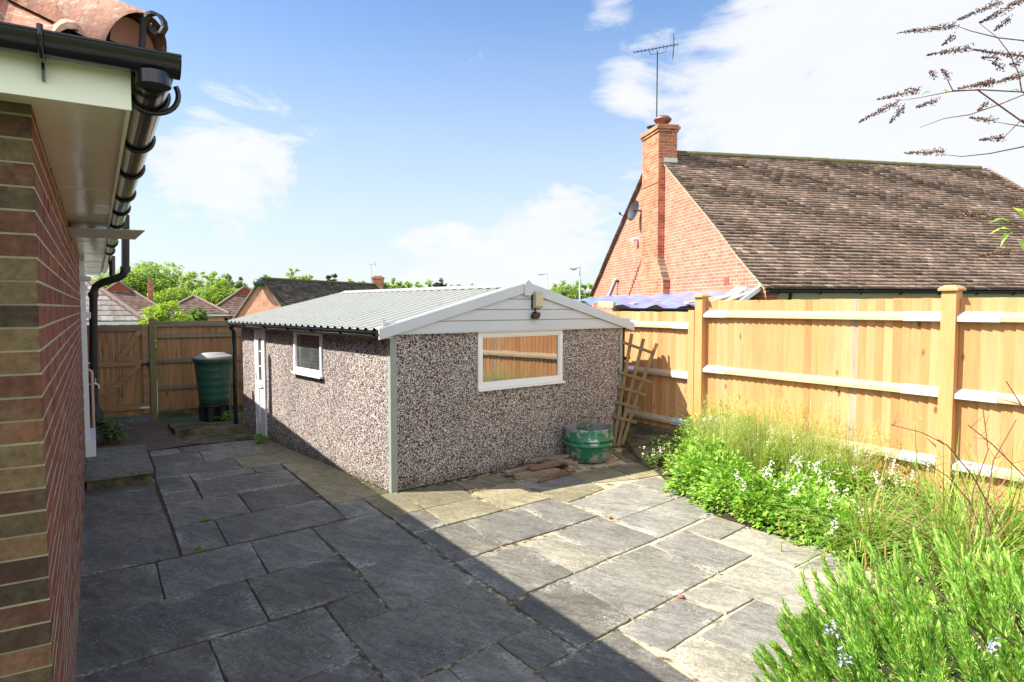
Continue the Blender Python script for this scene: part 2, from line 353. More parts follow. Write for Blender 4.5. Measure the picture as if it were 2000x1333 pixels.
# paving
def slab(name, c1, c2, lichen, lc=(.42, .42, .38)):
    m = Mat(name, .82, .3)
    off = m.N('ShaderNodeVectorMath'); off.operation = 'ADD'; cmb = m.N('ShaderNodeCombineXYZ')
    m.L(m.math('MULTIPLY', m.island(), 90), cmb.inputs[2])
    uvn = m.N('ShaderNodeUVMap'); uvn.uv_map = 'Edge'; sxe = m.N('ShaderNodeSeparateXYZ'); m.L(uvn.outputs[0], sxe.inputs[0]); edge_ = m.ramp(sxe.outputs[0], [(.89, 0), (1, 1)])
    m.L(m.coord('Object', (1, 1, 1), (0, 0, R(33))), off.inputs[0]); m.L(cmb.outputs[0], off.inputs[1])
    v1 = off.outputs[0]
    mp = m.N('ShaderNodeMapping'); mp.inputs['Scale'].default_value = (1, 3.2, 1); m.L(v1, mp.inputs[0])
    strk = m.noise(2.6, 8, .68, mp.outputs[0], 1.1)
    c = m.mix(m.ramp(strk, [(.3, 0), (.7, 1)]), c1, c2)
    c = m.mix(1, c, m.ramp(m.island(), [(0, .78), (1, 1.28)]), 'MULTIPLY')
    c = m.mix(m.ramp(m.noise(1.1, 6, .62, v1), [(.42, 0), (.62, .7)]), c, m.mix(1, c, (1.45, 1.42, 1.32), 'MULTIPLY'))
    c = m.mix(m.ramp(m.noise(2.1, 7, .66, mp.outputs[0], 2.2), [(.47, 0), (.5, .55), (.53, 0)]), c, m.mix(1, c, (.45, .45, .45), 'MULTIPLY'))
    c = m.mix(1, c, m.ramp(m.noise(26, 6, .75, v1), [(.3, .7), (.7, 1.3)]), 'MULTIPLY')
    # olive film in patches
    ol = m.ramp(m.noise(1.7, 5, .6, v1), [(.55, 0), (.75, 1)]); c = m.mix(m.math('MULTIPLY', ol, .35), c, (.11, .10, .06))
    # lichen flecks
    a = m.ramp(m.voro(42, 'F1', v1).outputs['Distance'], [(.16, 1), (.27, 0)])
    b = m.ramp(m.noise(3.0, 5, .7, v1), [(.60 - lichen * .16, 0), (.76 - lichen * .1, 1)])
    a2 = m.ramp(m.noise(34, 5, .7, v1), [(.60, 0), (.66, 1)])
    eb = m.math('MULTIPLY', m.math('MULTIPLY', edge_, m.ramp(m.noise(2.2, 4, .6, v1), [(.50, 0), (.64, 1)])), m.ramp(m.noise(38, 5, .7, v1), [(.46, 0), (.54, .9)]))
    c = m.mix(m.math('MAXIMUM', eb, m.math('MULTIPLY', m.math('MAXIMUM', a, a2), m.math('MULTIPLY', b, .8))), c, lc)
    m.col(c)
    rv = m.noise(5, 8, .6, mp.outputs[0], .8); m.bump(rv, .55, .014); m.bump(m.noise(60, 5), .3, .003)
    return m.mat
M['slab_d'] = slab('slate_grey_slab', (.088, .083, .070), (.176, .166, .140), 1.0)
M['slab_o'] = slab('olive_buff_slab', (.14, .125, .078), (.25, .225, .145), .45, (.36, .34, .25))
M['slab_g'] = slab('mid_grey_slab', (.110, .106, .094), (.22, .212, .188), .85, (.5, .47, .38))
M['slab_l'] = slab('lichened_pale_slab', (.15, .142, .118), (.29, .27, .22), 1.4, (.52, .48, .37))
m_ = Mat('joint_mortar', .95, .1); sx_ = m_.N('ShaderNodeSeparateXYZ'); m_.L(m_.tc.outputs['Object'], sx_.inputs[0]); n_ = m_.math('ADD', m_.math('MULTIPLY', m_.noise(9, 7, .75), .9), m_.math('MULTIPLY', sx_.outputs[0], .055))  # darker left, paler right: shade and sun added to mossy and sandy tones
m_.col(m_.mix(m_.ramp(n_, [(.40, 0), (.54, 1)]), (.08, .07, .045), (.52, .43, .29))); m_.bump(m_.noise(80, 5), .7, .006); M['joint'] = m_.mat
m_ = Mat('old_concrete', .92, .2); n_ = m_.noise(3, 7, .7)
m_.col(m_.mix(m_.ramp(n_, [(.35, 0), (.65, 1)]), (.085, .07, .055), (.16, .125, .095))); m_.bump(m_.noise(50, 6, .7), .6, .006); M['concrete'] = m_.mat
m_ = Mat('mossy_concrete', .95, .15); n_ = m_.noise(4, 7, .7)
m_.col(m_.mix(m_.ramp(n_, [(.4, 0), (.6, 1)]), (.055, .06, .03), (.17, .14, .09))); m_.bump(m_.noise(50, 6, .7), .6, .008); M['moss_conc'] = m_.mat
m_ = Mat('garden_soil', .97, .1); m_.col(m_.mix(m_.noise(8, 8, .7), (.035, .026, .018), (.10, .075, .05))); m_.bump(m_.noise(30, 8, .7), 1, .03); M['soil'] = m_.mat
m_ = Mat('lawn', .95, .1); m_.col(m_.mix(m_.noise(.6, 8, .7), (.05, .085, .025), (.11, .14, .05))); m_.bump(m_.noise(20, 6), .8, .05); M['lawn'] = m_.mat

# timber
M['fence_board'] = wood('new_fence_board', [(0, (.50, .225, .088)), (.3, (.63, .315, .135)), (.6, (.55, .26, .105)), (.85, (.69, .37, .18)), (1, (.55, .285, .128))], 'v', True, .75, .86)
M['fence_rail'] = wood('green_tinged_rail', [(0, (.47, .36, .22)), (1, (.55, .41, .25))], 'u', False, .75, .8)
M['fence_post'] = wood('new_fence_post', [(0, (.54, .275, .11)), (1, (.60, .32, .135))], 'v', True, .75, .85)
M['grey_board'] = wood('weathered_grey_board', [(0, (.46, .33, .235)), (1, (.52, .37, .26))], 'v', False)
M['old_board'] = wood('old_brown_board', [(0, (.25, .14, .07)), (.35, (.34, .19, .09)), (.7, (.28, .17, .085)), (1, (.40, .21, .10))], 'v', True, .85, .55, 1, .5)
M['old_rail'] = wood('old_grey_rail', [(0, (.17, .145, .10)), (1, (.23, .19, .125))], 'u', False, .85, .6, 1, .5)
M['old_post'] = wood('old_green_post', [(0, (.17, .145, .075)), (1, (.20, .17, .09))], 'v', False, .85, .6, 1, .5)
M['brace_wood'] = wood('brace_timber', [(0, (.28, .18, .095)), (1, (.35, .22, .115))], 'u', False, .85, .6, 1, .5)
M['trellis_wood'] = wood('trellis_lath', [(0, (.20, .145, .07)), (.5, (.27, .18, .085)), (1, (.19, .16, .085))], 'v', False, .85, .6, 1, .5)
M['scrap0'] = wood('rotten_timber', [(0, (.12, .08, .05)), (.5, (.26, .19, .13)), (1, (.19, .11, .06))], 'u', True, .9, .5, 1.5, .9)
M['butt_green'] = plain('dark_green_plastic', (.020, .085, .062), .38, .45, 0, .12, 3, .1)
M['butt_lid'] = plain('grey_lid_plastic', (.27, .26, .25), .5, .4, 0, .15, 5)
M['stand_black'] = plain('black_stand_plastic', (.02, .02, .022), .5, .4, 0, .2, 5)
m_ = Mat('rotten_offcut', .95, .15); oi = m_.N('ShaderNodeObjectInfo'); c_ = m_.ramp(oi.outputs['Random'], [(0, (.10, .06, .04)), (.35, (.30, .22, .16)), (.65, (.20, .115, .06)), (1, (.38, .31, .25))])
c_ = m_.mix(1, c_, m_.ramp(m_.noise(1, 6, .7, m_.coord('UV', (3, 60, 1)), 1.5), [(.3, .4), (.65, 1.2)]), 'MULTIPLY'); m_.col(c_); m_.bump(m_.noise(1, 6, .7, m_.coord('UV', (3, 60, 1))), .9, .006); M['scrap'] = m_.mat
# keg: green paint flaking off zinc
m_ = Mat('flaking_green_paint', .38, .5); n_ = m_.noise(5.5, 8, .72); zz = m_.N('ShaderNodeSeparateXYZ'); m_.L(m_.tc.outputs['Object'], zz.inputs[0])
wz = m_.math('MULTIPLY', m_.math('ABSOLUTE', m_.math('SUBTRACT', zz.outputs[2], .25)), .55)
f_ = m_.ramp(m_.math('ADD', n_, wz), [(.565, 0), (.60, 1)])
m_.col(m_.mix(f_, (.02, .17, .075), m_.mix(m_.noise(12, 5), (.28, .31, .33), (.46, .48, .49)))); m_.L(m_.math('MULTIPLY', f_, .5), m_.b.inputs['Metallic'])
m_.bump(f_, -.3, .003); M['keg'] = m_.mat
M['zinc'] = plain('dull_zinc', (.40, .43, .44), .45, .5, .5, .2, 10)
m_ = Mat('tarpaulin', .35, .5); m_.col(m_.mix(m_.noise(1.2, 4), (.05, .10, .34), (.30, .38, .62))); m_.bump(m_.noise(3.5, 6, .6), 1, .06); M['tarp'] = m_.mat
M['felt'] = plain('bare_batten', (.55, .45, .3), .8, .2, 0, .2, 6)
m_ = Mat('lamp_diffuser', .25, .5); m_.col(m_.mix(m_.noise(6, 5), (.33, .30, .15), (.58, .55, .38))); M['diffuser'] = m_.mat

# foliage
M['balm'] = leafm('bright_leaf', [(0, (0.128, 0.264, 0.035)), (0.5, (0.221, 0.403, 0.056)), (0.85, (0.34, 0.527, 0.08)), (1, (0.476, 0.589, 0.144))])
M['grass'] = leafm('feathery_grass', [(0, (0.19, 0.304, 0.085)), (0.5, (0.342, 0.448, 0.133)), (1, (0.627, 0.576, 0.285))], .4, .55, .09)
M['strap'] = leafm('strap_leaf', [(0, (0.153, 0.3, 0.048)), (0.6, (0.272, 0.435, 0.08)), (1, (0.476, 0.495, 0.16))], .4, .55, .08)
M['white_fl'] = leafm('white_petal', [(0, (.72, .68, .76)), (1, (.88, .86, .88))], .3)
M['mauve_fl'] = leafm('mauve_petal', [(0, (.30, .30, .55)), (1, (.48, .46, .68))], .3)
M['rosemary'] = leafm('rosemary_needle', [(0, (0.114, 0.23, 0.043)), (0.4, (0.214, 0.402, 0.062)), (0.8, (0.356, 0.546, 0.104)), (1, (0.541, 0.661, 0.245))], .25, .45, .05)
M['woody'] = plain('woody_stem', (.11, .085, .05), .9, .2, 0, .3, 20)
M['green_stem'] = plain('green_stem', (.13, .20, .05), .7, .3, 0, .2, 20)
M['dry'] = plain('dry_brown_stalk', (.20, .095, .06), .8, .2, 0, .35, 14)
M['pink_dry'] = plain('pinkish_dry_stalk', (.42, .22, .13), .8, .2, 0, .25, 14)
M['catkin'] = plain('sedge_catkin', (.34, .24, .07), .8, .2, 0, .3, 30)
M['seed'] = leafm('dead_seed_head', [(0, (.06, .03, .022)), (.6, (.15, .075, .05)), (1, (.30, .17, .11))], .1)
M['weed'] = leafm('dull_weed_leaf', [(0, (0.075, 0.126, 0.049)), (1, (0.18, 0.252, 0.098))], .3)
M['bark'] = plain('bark', (.10, .08, .06), .95, .1, 0, .3, 5)
for k_, a_, b_, c2_ in (('tree_a', (.13, .21, .035), (.24, .35, .06), (.36, .46, .11)), ('tree_b', (.17, .25, .06), (.30, .40, .12), (.42, .50, .19)),
                        ('tree_c', (.07, .13, .03), (.13, .21, .05), (.22, .30, .08)), ('tree_d', (.02, .04, .018), (.035, .06, .025), (.05, .08, .03)),
                        ('bush_y', (.17, .25, .02), (.28, .38, .04), (.38, .46, .09))):
    M[k_] = leafm(k_ + '_leaf', [(0, a_), (.5, b_), (1, c2_)], .3)

# ------------------------------------------------------------------ directions
d_ = V((-math.sin(R(32.4)), math.cos(R(32.4)), 0)); n_h = V((d_.y, -d_.x, 0))     # own house wall run / outward
Z = V((0, 0, 1))
A = V((-1.535, 2.13, 0))
def HW(s, off=0.0, z=0.0): return A + d_ * s + n_h * off + Z * z

# ================================================================== SETTING
def smooth01(t): t = max(0, min(1, t)); return t * t * (3 - 2 * t)
mb = MB(); xs = [-220 + 11 * i for i in range(41)]; ys = [-60 + 6 * i for i in range(14)] + [30 + 15 * i for i in range(20)]
def gz(x, y): return -.06 - 1.15 * smooth01((y - 15) / 14)
for i in range(len(xs) - 1):
    for j in range(len(ys) - 1):
        mb.face([(xs[i], ys[j], gz(xs[i], ys[j])), (xs[i + 1], ys[j], gz(xs[i + 1], ys[j])), (xs[i + 1], ys[j + 1], gz(xs[i + 1], ys[j + 1])), (xs[i], ys[j + 1], gz(xs[i], ys[j + 1]))])
tag(mb.build('ground', M['lawn'], origin=(0, 0, 0)), 'grassy ground beyond the fences', kind='structure')

# mortar bed
F0 = V((3.0, 10.3, 0)); fd = -d_                 # tall fence: start post, runs towards the camera on the right
fn = V((-n_h.x, -n_h.y, 0))                      # fence normal, towards the patio
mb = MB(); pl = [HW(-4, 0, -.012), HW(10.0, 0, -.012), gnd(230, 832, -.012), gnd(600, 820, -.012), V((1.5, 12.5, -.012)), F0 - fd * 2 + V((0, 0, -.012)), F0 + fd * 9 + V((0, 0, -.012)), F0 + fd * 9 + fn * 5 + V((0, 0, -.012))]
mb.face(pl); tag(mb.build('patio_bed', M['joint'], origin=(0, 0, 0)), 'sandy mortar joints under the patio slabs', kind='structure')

ZM = {1: (120, 820, .25), 2: (120, 1033, .25), 3: (480, 820, .25), 4: (480, 1033, .25), 5: (860, 850, .27), 6: (860, 1033, .25), 7: (1260, 960, .28)}
def zp(k, x, y, z=0.0):
    ox, oy, s = ZM[k]; return gnd(ox + x * s, oy + y * s, z)
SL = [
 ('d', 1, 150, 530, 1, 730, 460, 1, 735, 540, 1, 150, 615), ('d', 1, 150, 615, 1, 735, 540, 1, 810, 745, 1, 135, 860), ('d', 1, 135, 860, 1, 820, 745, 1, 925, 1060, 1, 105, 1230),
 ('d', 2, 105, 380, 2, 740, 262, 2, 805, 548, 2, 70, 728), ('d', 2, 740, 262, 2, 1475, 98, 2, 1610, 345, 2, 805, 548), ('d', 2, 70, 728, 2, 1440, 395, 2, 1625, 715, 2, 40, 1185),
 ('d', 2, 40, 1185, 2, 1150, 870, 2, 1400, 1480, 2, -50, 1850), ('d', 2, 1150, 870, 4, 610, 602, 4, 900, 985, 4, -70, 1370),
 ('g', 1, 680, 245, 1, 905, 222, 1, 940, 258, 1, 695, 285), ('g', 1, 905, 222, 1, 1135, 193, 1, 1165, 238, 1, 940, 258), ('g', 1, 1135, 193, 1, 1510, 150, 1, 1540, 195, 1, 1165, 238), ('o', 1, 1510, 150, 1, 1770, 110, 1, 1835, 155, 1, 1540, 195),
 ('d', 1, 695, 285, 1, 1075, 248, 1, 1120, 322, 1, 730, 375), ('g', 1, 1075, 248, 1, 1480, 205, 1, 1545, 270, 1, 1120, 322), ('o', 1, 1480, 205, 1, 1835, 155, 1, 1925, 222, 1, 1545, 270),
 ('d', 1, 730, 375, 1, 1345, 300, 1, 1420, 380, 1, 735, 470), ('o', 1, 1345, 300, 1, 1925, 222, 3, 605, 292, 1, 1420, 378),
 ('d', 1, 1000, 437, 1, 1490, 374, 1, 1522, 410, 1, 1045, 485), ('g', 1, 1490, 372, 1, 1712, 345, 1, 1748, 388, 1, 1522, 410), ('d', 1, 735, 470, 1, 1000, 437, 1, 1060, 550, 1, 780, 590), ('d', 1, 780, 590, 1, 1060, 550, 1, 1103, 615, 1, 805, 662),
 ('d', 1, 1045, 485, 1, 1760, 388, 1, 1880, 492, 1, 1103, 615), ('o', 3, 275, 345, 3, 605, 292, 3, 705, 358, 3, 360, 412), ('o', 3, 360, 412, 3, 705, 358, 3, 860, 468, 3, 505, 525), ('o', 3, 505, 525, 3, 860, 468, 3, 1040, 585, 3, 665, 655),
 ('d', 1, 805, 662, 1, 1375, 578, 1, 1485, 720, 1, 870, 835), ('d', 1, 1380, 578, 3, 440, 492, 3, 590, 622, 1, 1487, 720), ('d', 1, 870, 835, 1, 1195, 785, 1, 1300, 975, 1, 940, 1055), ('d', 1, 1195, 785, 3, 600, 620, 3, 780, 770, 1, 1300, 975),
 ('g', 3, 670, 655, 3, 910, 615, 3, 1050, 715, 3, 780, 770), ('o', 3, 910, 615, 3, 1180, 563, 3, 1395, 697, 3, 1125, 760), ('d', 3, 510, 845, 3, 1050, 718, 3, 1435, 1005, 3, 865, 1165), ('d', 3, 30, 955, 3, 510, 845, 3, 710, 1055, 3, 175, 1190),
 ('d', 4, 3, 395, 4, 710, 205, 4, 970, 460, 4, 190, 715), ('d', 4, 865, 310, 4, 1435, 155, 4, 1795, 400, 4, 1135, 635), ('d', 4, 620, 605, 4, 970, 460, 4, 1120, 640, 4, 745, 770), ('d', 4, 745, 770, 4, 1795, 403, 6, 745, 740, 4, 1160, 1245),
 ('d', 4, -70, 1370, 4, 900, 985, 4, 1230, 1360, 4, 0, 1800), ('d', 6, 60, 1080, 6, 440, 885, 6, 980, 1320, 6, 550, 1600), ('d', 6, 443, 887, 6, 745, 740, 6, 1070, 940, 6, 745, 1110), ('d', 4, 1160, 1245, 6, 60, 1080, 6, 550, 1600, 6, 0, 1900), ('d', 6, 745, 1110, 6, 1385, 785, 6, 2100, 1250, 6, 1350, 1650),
 ('d', 3, 1125, 760, 3, 1395, 700, 3, 1570, 820, 3, 1315, 895), ('o', 3, 1395, 698, 5, 255, 455, 5, 465, 540, 3, 1570, 820), ('o', 3, 1185, 563, 5, 105, 350, 5, 255, 455, 3, 1400, 693), ('o', 5, 105, 350, 5, 420, 280, 5, 530, 342, 5, 225, 412), ('o', 5, 225, 412, 5, 530, 342, 5, 805, 452, 5, 465, 540),
 ('g', 5, 160, 625, 5, 570, 520, 5, 870, 675, 5, 440, 803), ('g', 5, 570, 518, 5, 820, 452, 5, 1140, 585, 5, 870, 675), ('d', 3, 1315, 895, 5, 160, 625, 5, 440, 805, 3, 1640, 1115),
 ('d', 5, 100, 920, 5, 595, 790, 5, 975, 998, 5, 500, 1190), ('l', 5, 595, 790, 5, 810, 715, 5, 1210, 895, 5, 975, 998), ('g', 5, 810, 715, 5, 1145, 588, 5, 1580, 745, 5, 1210, 895),
 ('d', 6, 560, 587, 6, 960, 385, 6, 1505, 700, 6, 1070, 940), ('g', 6, 960, 385, 6, 1630, 120, 7, 510, 567, 6, 1508, 700),
 ('g', 5, 930, 488, 5, 1360, 345, 5, 1710, 455, 5, 1275, 612), ('o', 5, 680, 400, 5, 1100, 345, 5, 1195, 385, 5, 925, 486), ('g', 5, 535, 342, 5, 900, 282, 5, 1095, 345, 5, 690, 400), ('o', 5, 900, 282, 5, 1200, 225, 5, 1430, 315, 5, 1105, 347), ('o', 5, 425, 280, 5, 740, 215, 5, 895, 280, 5, 535, 340),
 ('g', 5, 1365, 342, 5, 1560, 300, 5, 1850, 400, 5, 1715, 455), ('o', 5, 1205, 225, 5, 1500, 190, 5, 1700, 270, 5, 1435, 315), ('o', 5, 1240, 130, 5, 1500, 90, 5, 1650, 150, 5, 1350, 200), ('o', 5, 1500, 60, 5, 1680, 50, 5, 1750, 110, 5, 1510, 90),
 ('g', 5, 1275, 612, 5, 1580, 507, 5, 1890, 605, 5, 1580, 745), ('g', 5, 1580, 505, 7, 270, 30, 7, 530, 150, 7, 390, 193), ('g', 7, 50, 368, 7, 265, 268, 7, 755, 442, 7, 510, 567), ('l', 7, 265, 268, 7, 540, 148, 7, 760, 215, 7, 525, 335), ('l', 7, 525, 335, 7, 760, 215, 7, 1340, 370, 7, 1045, 530),
 ('g', 7, 540, 146, 7, 720, 90, 7, 1010, 200, 7, 760, 213), ('g', 7, 1210, 455, 7, 1345, 368, 7, 1900, 560, 7, 1420, 540), ('l', 7, 1060, 530, 7, 1205, 458, 7, 1700, 620, 7, 1400, 670),
 ('l', 7, 465, 620, 7, 765, 445, 7, 1400, 680, 7, 1060, 880), ('l', 7, 230, 730, 7, 460, 625, 7, 770, 745, 7, 570, 850), ('g', 6, 1390, 785, 7, 235, 735, 7, 560, 850, 7, 150, 1115), ('g', 7, 370, 1000, 7, 770, 750, 7, 1200, 900, 7, 960, 1250), ('l', 7, 150, 1120, 7, 370, 1000, 7, 1000, 1290, 7, 600, 1500),
]
polys = []
for s_ in SL:
    polys.append((s_[0], [zp(*s_[1 + 3 * k:4 + 3 * k]) for k in range(4)]))
def inpoly(p, q):
    c = False
    for i in range(len(q)):
        a, b = q[i], q[i - 1]
        if (a.y > p.y) != (b.y > p.y) and p.x < (b.x - a.x) * (p.y - a.y) / (b.y - a.y) + a.x: c = not c
    return c
garage_c = V((-1.365, 7.348, 0))
# out-of-frame fill, laid on the same axes
for i in range(-3, 9):
    for j in range(-6, 9):
        q = [A + n_h * (.05 + u * .62) + d_ * (v * .62) for u, v in ((i, j), (i + 1, j), (i + 1, j + 1), (i, j + 1))]
        if i < 0 and j > -1: continue
        samp = [q[0] * a + q[2] * (1 - a) for a in (.05, .3, .5, .7, .95)] + [q[1] * a + q[3] * (1 - a) for a in (.05, .3, .7, .95)]
        if any(inpoly(p, pp) for p in samp for _, pp in polys): continue
        c = (q[0] + q[2]) / 2
        if c.y > 4.4: continue
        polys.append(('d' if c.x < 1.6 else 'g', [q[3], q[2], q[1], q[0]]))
mb = MB(); mi = {'d': 0, 'o': 1, 'g': 2, 'l': 3}
random.seed(11); cent = {}
for kd, q in polys:
    c = sum(q, V()) / 4
    ins = .0045
    ring = []
    for k in range(4):
        a, b, z0 = q[k], q[(k + 1) % 4], q[k - 1]
        # inset the corner
        e1 = (b - a).normalized(); e0 = (a - z0).normalized()
        inw = (e1 - e0).normalized()
        if inw.dot(c - a) < 0: inw = -inw
        ring.append(a + inw * ins * 1.35)
    zt = uni(-.003, .003); tl = (uni(-.002, .002), uni(-.002, .002))
    out = []
    for k in range(4):
        a, b = ring[k], ring[(k + 1) % 4]; nseg = max(2, int((b - a).length / .07))
        for t in range(nseg):
            p = a.lerp(b, t / nseg); inward = (c - p).normalized()
            if t == 0: p = p + inward * uni(.002, .008)
            else: p = p + inward * (uni(-.0035, .0045))
            out.append(p)
    n = len(out)
    top = [p + (c - p).normalized() * .006 for p in out]
    vs = [V((p.x, p.y, zt)) for p in top] + [V((p.x, p.y, zt - .004)) for p in out] + [V((p.x, p.y, -.03)) for p in out]
    cw_ = sum((vs[i].x * vs[(i + 1) % n].y - vs[(i + 1) % n].x * vs[i].y) for i in range(n)) < 0
    hwid_ = min((q[0] - q[1]).length, (q[1] - q[2]).length) / 2
    vs.append(V((c.x, c.y, zt))); cent[len(mb.v) + len(vs) - 1] = hwid_
    fs = [((k + 1) % n, k, 3 * n) if cw_ else (k, (k + 1) % n, 3 * n) for k in range(n)]
    for k in range(n):
        k2 = (k + 1) % n; fs.append((k, k + n, k2 + n, k2)); fs.append((k + n, k + 2 * n, k2 + 2 * n, k2 + n))
    mb.add(vs, fs, mi[kd])
pob = mb.build('patio', [M['slab_d'], M['slab_o'], M['slab_g'], M['slab_l']], origin=(0, 0, 0)); tag(pob, 'riven stone slab patio in random sizes', kind='structure')
eu = pob.data.uv_layers.new(name='Edge'); dat = []
for lp in pob.data.loops: dat += [1 - cent.get(lp.vertex_index, 0.0), 0.0]
eu.data.foreach_set('uv', dat); pob.data.uv_layers.active_index = 0; pob.data.uv_layers[0].active_render = True

# brown concrete path to the gate, and the lower concrete beside it
mb = MB(); mb.face([zp(1, 200, 232, .004), zp(1, 685, 243, .004), zp(1, 985, 200, .004), zp(1, 830, 40, .004), gnd(300, 812, .004), gnd(180, 822, .004), HW(9.6, 0, .004)][::1])
if mb.v and True: pass
tag(mb.build('gate_path', M['concrete'], origin=(0, 0, 0)), 'brown concrete path leading to the gate', kind='structure')
mb = MB(); mb.face([zp(1, 985, 200, .002), zp(1, 1510, 150, .002), zp(1, 1700, 118, .002), gnd(480, 818, .002), zp(1, 860, 60, .002)])
tag(mb.build('side_path', M['moss_conc'], origin=(0, 0, 0)), 'mossy concrete strip before the raised base', kind='structure')

# ================================================================== OWN HOUSE
H = thing('brick_house', A, 'red brick bungalow with black gutters and white soffit beside the patio', 'house')
SOF = 2.744
random.seed(3)
mb = MB()
Lw = 13.2; rows = int(2.79 / .075)
for r_ in range(-2, rows + 1):
    z0 = r_ * .075 + .012; z1 = z0 + .0665
    if z0 > SOF: break
    z1 = min(z1, SOF + .02)
    s = -(.1125 if r_ % 2 else 0) + .0
    while s < Lw:
        a = max(s, 0.0); b = min(s + .215, Lw); s += .225
        if b - a < .03: continue
        if 7.52 < (a + b) / 2 < 8.45 and z0 > .1: continue
        o = uni(-.002, .002); j = uni(-.0015, .0015)
        mb.box(HW(a, -.1, z0 + j), d_ * (b - a), n_h * (.1 + o), Z * (z1 - z0), 0 if a > .001 else 0)
mortar = MB(); mortar.box(HW(.004, -.104, -.15), d_ * (Lw - .004), n_h * .1005, Z * (SOF + .17))
for r_ in range(-2, rows + 2): mortar.box(HW(.0005, -.05, r_ * .075 + .003), d_ * 7.5, n_h * (.0509), Z * .0092); mortar.box(HW(8.46, -.05, r_ * .075 + .003), d_ * (Lw - 8.5), n_h * (.0509), Z * .0092)
bw = mb.build('wall', M['brick_side'], H)
mortar.build('mortar_joints', M['mortar'], bw)
mb = MB()
for r_ in range(-2, rows + 1):
    z0 = r_ * .075 + .012; z1 = min(z0 + .0675, SOF + .02)
    if z0 > SOF: break
    s = -(0 if r_ % 2 else .055)
    while s < 6:
        a = max(s, 0.0); b = s + .215; s += .225
        o = uni(-.002, .002)
        off = .001 if a > 0 else -.0
        mb.box(A + Z * z0 - n_h * a + d_ * .1, -n_h * (b - a), -d_ * (.104 + o), Z * (z1 - z0))
fw = mb.build('front_wall', M['brick_front'], H)
mb = MB(); mb.box(A + n_h * -.004 + Z * -.15 + d_ * .1, -n_h * 6, -d_ * .101, Z * (SOF + .17)); mb.build('mortar_joints', plain('olive_mortar', (.30, .27, .17), .95, .1, 0, .4, 14, .5), fw)
# soffit, fascia
ov = .27; ovf = .17
mb = MB(); mb.box(HW(.1 - .1, -.02, SOF), d_ * Lw, n_h * (ov + .02 - .012), Z * .012)
for k in range(1, 8): mb.box(HW(k * 1.7, .01, SOF - .0035), d_ * .006, n_h * (ov - .03), Z * .003, 1)
mb.box(HW(-ovf + .012, -6, SOF), d_ * (ovf - .013), n_h * (6 + ov - .012), Z * .012)
mb.build('soffit', [M['soffit'], M['pvc']], H)
mb = MB(); mb.box(HW(-ovf, ov - .012, SOF - .012), d_ * (Lw + ovf), n_h * .012, Z * .145); fa = mb.build('fascia', M['pvc_fascia'], H)
fa['label'] = 'side fascia board'
mb = MB(); mb.box(HW(-ovf - .0125, ov + .0005, SOF - .02), d_ * .012, -n_h * 6, Z * .155)
for q in ((-.03, .03), (-.075, .055)): mb.tube([HW(-ovf - .0125, ov + q[0], SOF + q[1]), HW(-ovf - .016, ov + q[0], SOF + q[1])], .006, 10)
f2 = mb.build('fascia', M['pvc_fascia'], H); f2['label'] = 'front fascia board'
# roof: hip from the front corner
TP = math.tan(R(36)); ez = SOF + .135
def roofpt(s, back): return HW(s, ov + .04 - back, ez + back * TP)      # side slope point
mb = MB()
# pantiles on the front slope (rolls), wedge-shaped against the hip
K = ov + .04; s0 = -ovf - .04
gauge = .30; tw = .24
for r_ in range(0, 14):
    for c in range(0, 26):
        u0 = r_ * gauge; off = c * tw
        if off < u0 - .10: continue
        # tile along the front eave: distance from the corner along -n = off, up-slope distance u0
        if off + tw * .5 < u0 - .02: continue
        prof_ = [(0, 0), (.03, .002), (.10, .002), (.13, .012), (.142, .030), (.160, .044), (.182, .048), (.204, .044), (.222, .030), (.234, .010), (.24, .0)]
        nn = len(prof_) - 1; vs = []; jz = uni(-.004, .006); ju = uni(-.008, .008)
        for a in range(2):
            for x_, h_ in prof_:
                u = u0 + ju + a * (gauge + .03)
                vs.append(HW(s0 + u, K - (off + x_), ez + u * TP + h_ + jz + (.022 if a == 0 else .002)))
        mb.add(vs, [(k, k + 1, k + nn + 2, k + nn + 1) for k in range(nn)], 0, False)
        mb.add([vs[k] for k in range(nn + 1)] + [vs[k] - V((0, 0, .020)) for k in range(nn + 1)], [(k + 1, k, k + nn + 1, k + nn + 2) for k in range(nn)], 0)
# side slope: simple tiled courses
for r_ in range(14):
    u = r_ * gauge; mb.add([HW(s0 + u, K - u, ez + u * TP + .03), HW(Lw, K - u, ez + u * TP + .03), HW(Lw, K - u - gauge - .02, ez + (u + gauge) * TP + .005), HW(s0 + u + gauge, K - u - gauge - .02, ez + (u + gauge) * TP + .005)], [(0, 1, 2, 3)], 0)
# underside so the eave is closed
mb.face([HW(s0, K, ez - .02), HW(Lw, K, ez - .02), HW(Lw, K - 4.2, ez - .02 + 4.2 * TP), HW(s0 + 4.2, K - 4.2, ez - .02 + 4.2 * TP)])
mb.face([HW(s0, K, ez - .02), HW(s0 + 4.2, K - 4.2, ez - .02 + 4.2 * TP), HW(s0 + 4.2, K - 8, ez - .02 + 4.2 * TP), HW(s0, K - 8, ez - .02)])
mb.face([HW(s0, K, ez - .02), HW(s0, K - 8, ez - .02), HW(s0, K - 8, ez + .002), HW(s0, K, ez + .002)])
rf = mb.build('roof', M['pan_tile'], H)
# hip tiles
mb = MB(); cdir = (d_ - n_h + Z * TP).normalized()
c0 = HW(s0 + .02, K - .02, ez + .02)
for k in range(14):
    p = c0 + cdir * (k * .40); q = p + cdir * .43
    mb.tube([p + Z * .012, p + Z * .012 + cdir * .015, q], [.116, .122, .108], 16, 0, False, 0 if False else -.25, math.pi + .25, up=(0, 0, 1))
    for t in (p + Z * .012,):
        pass
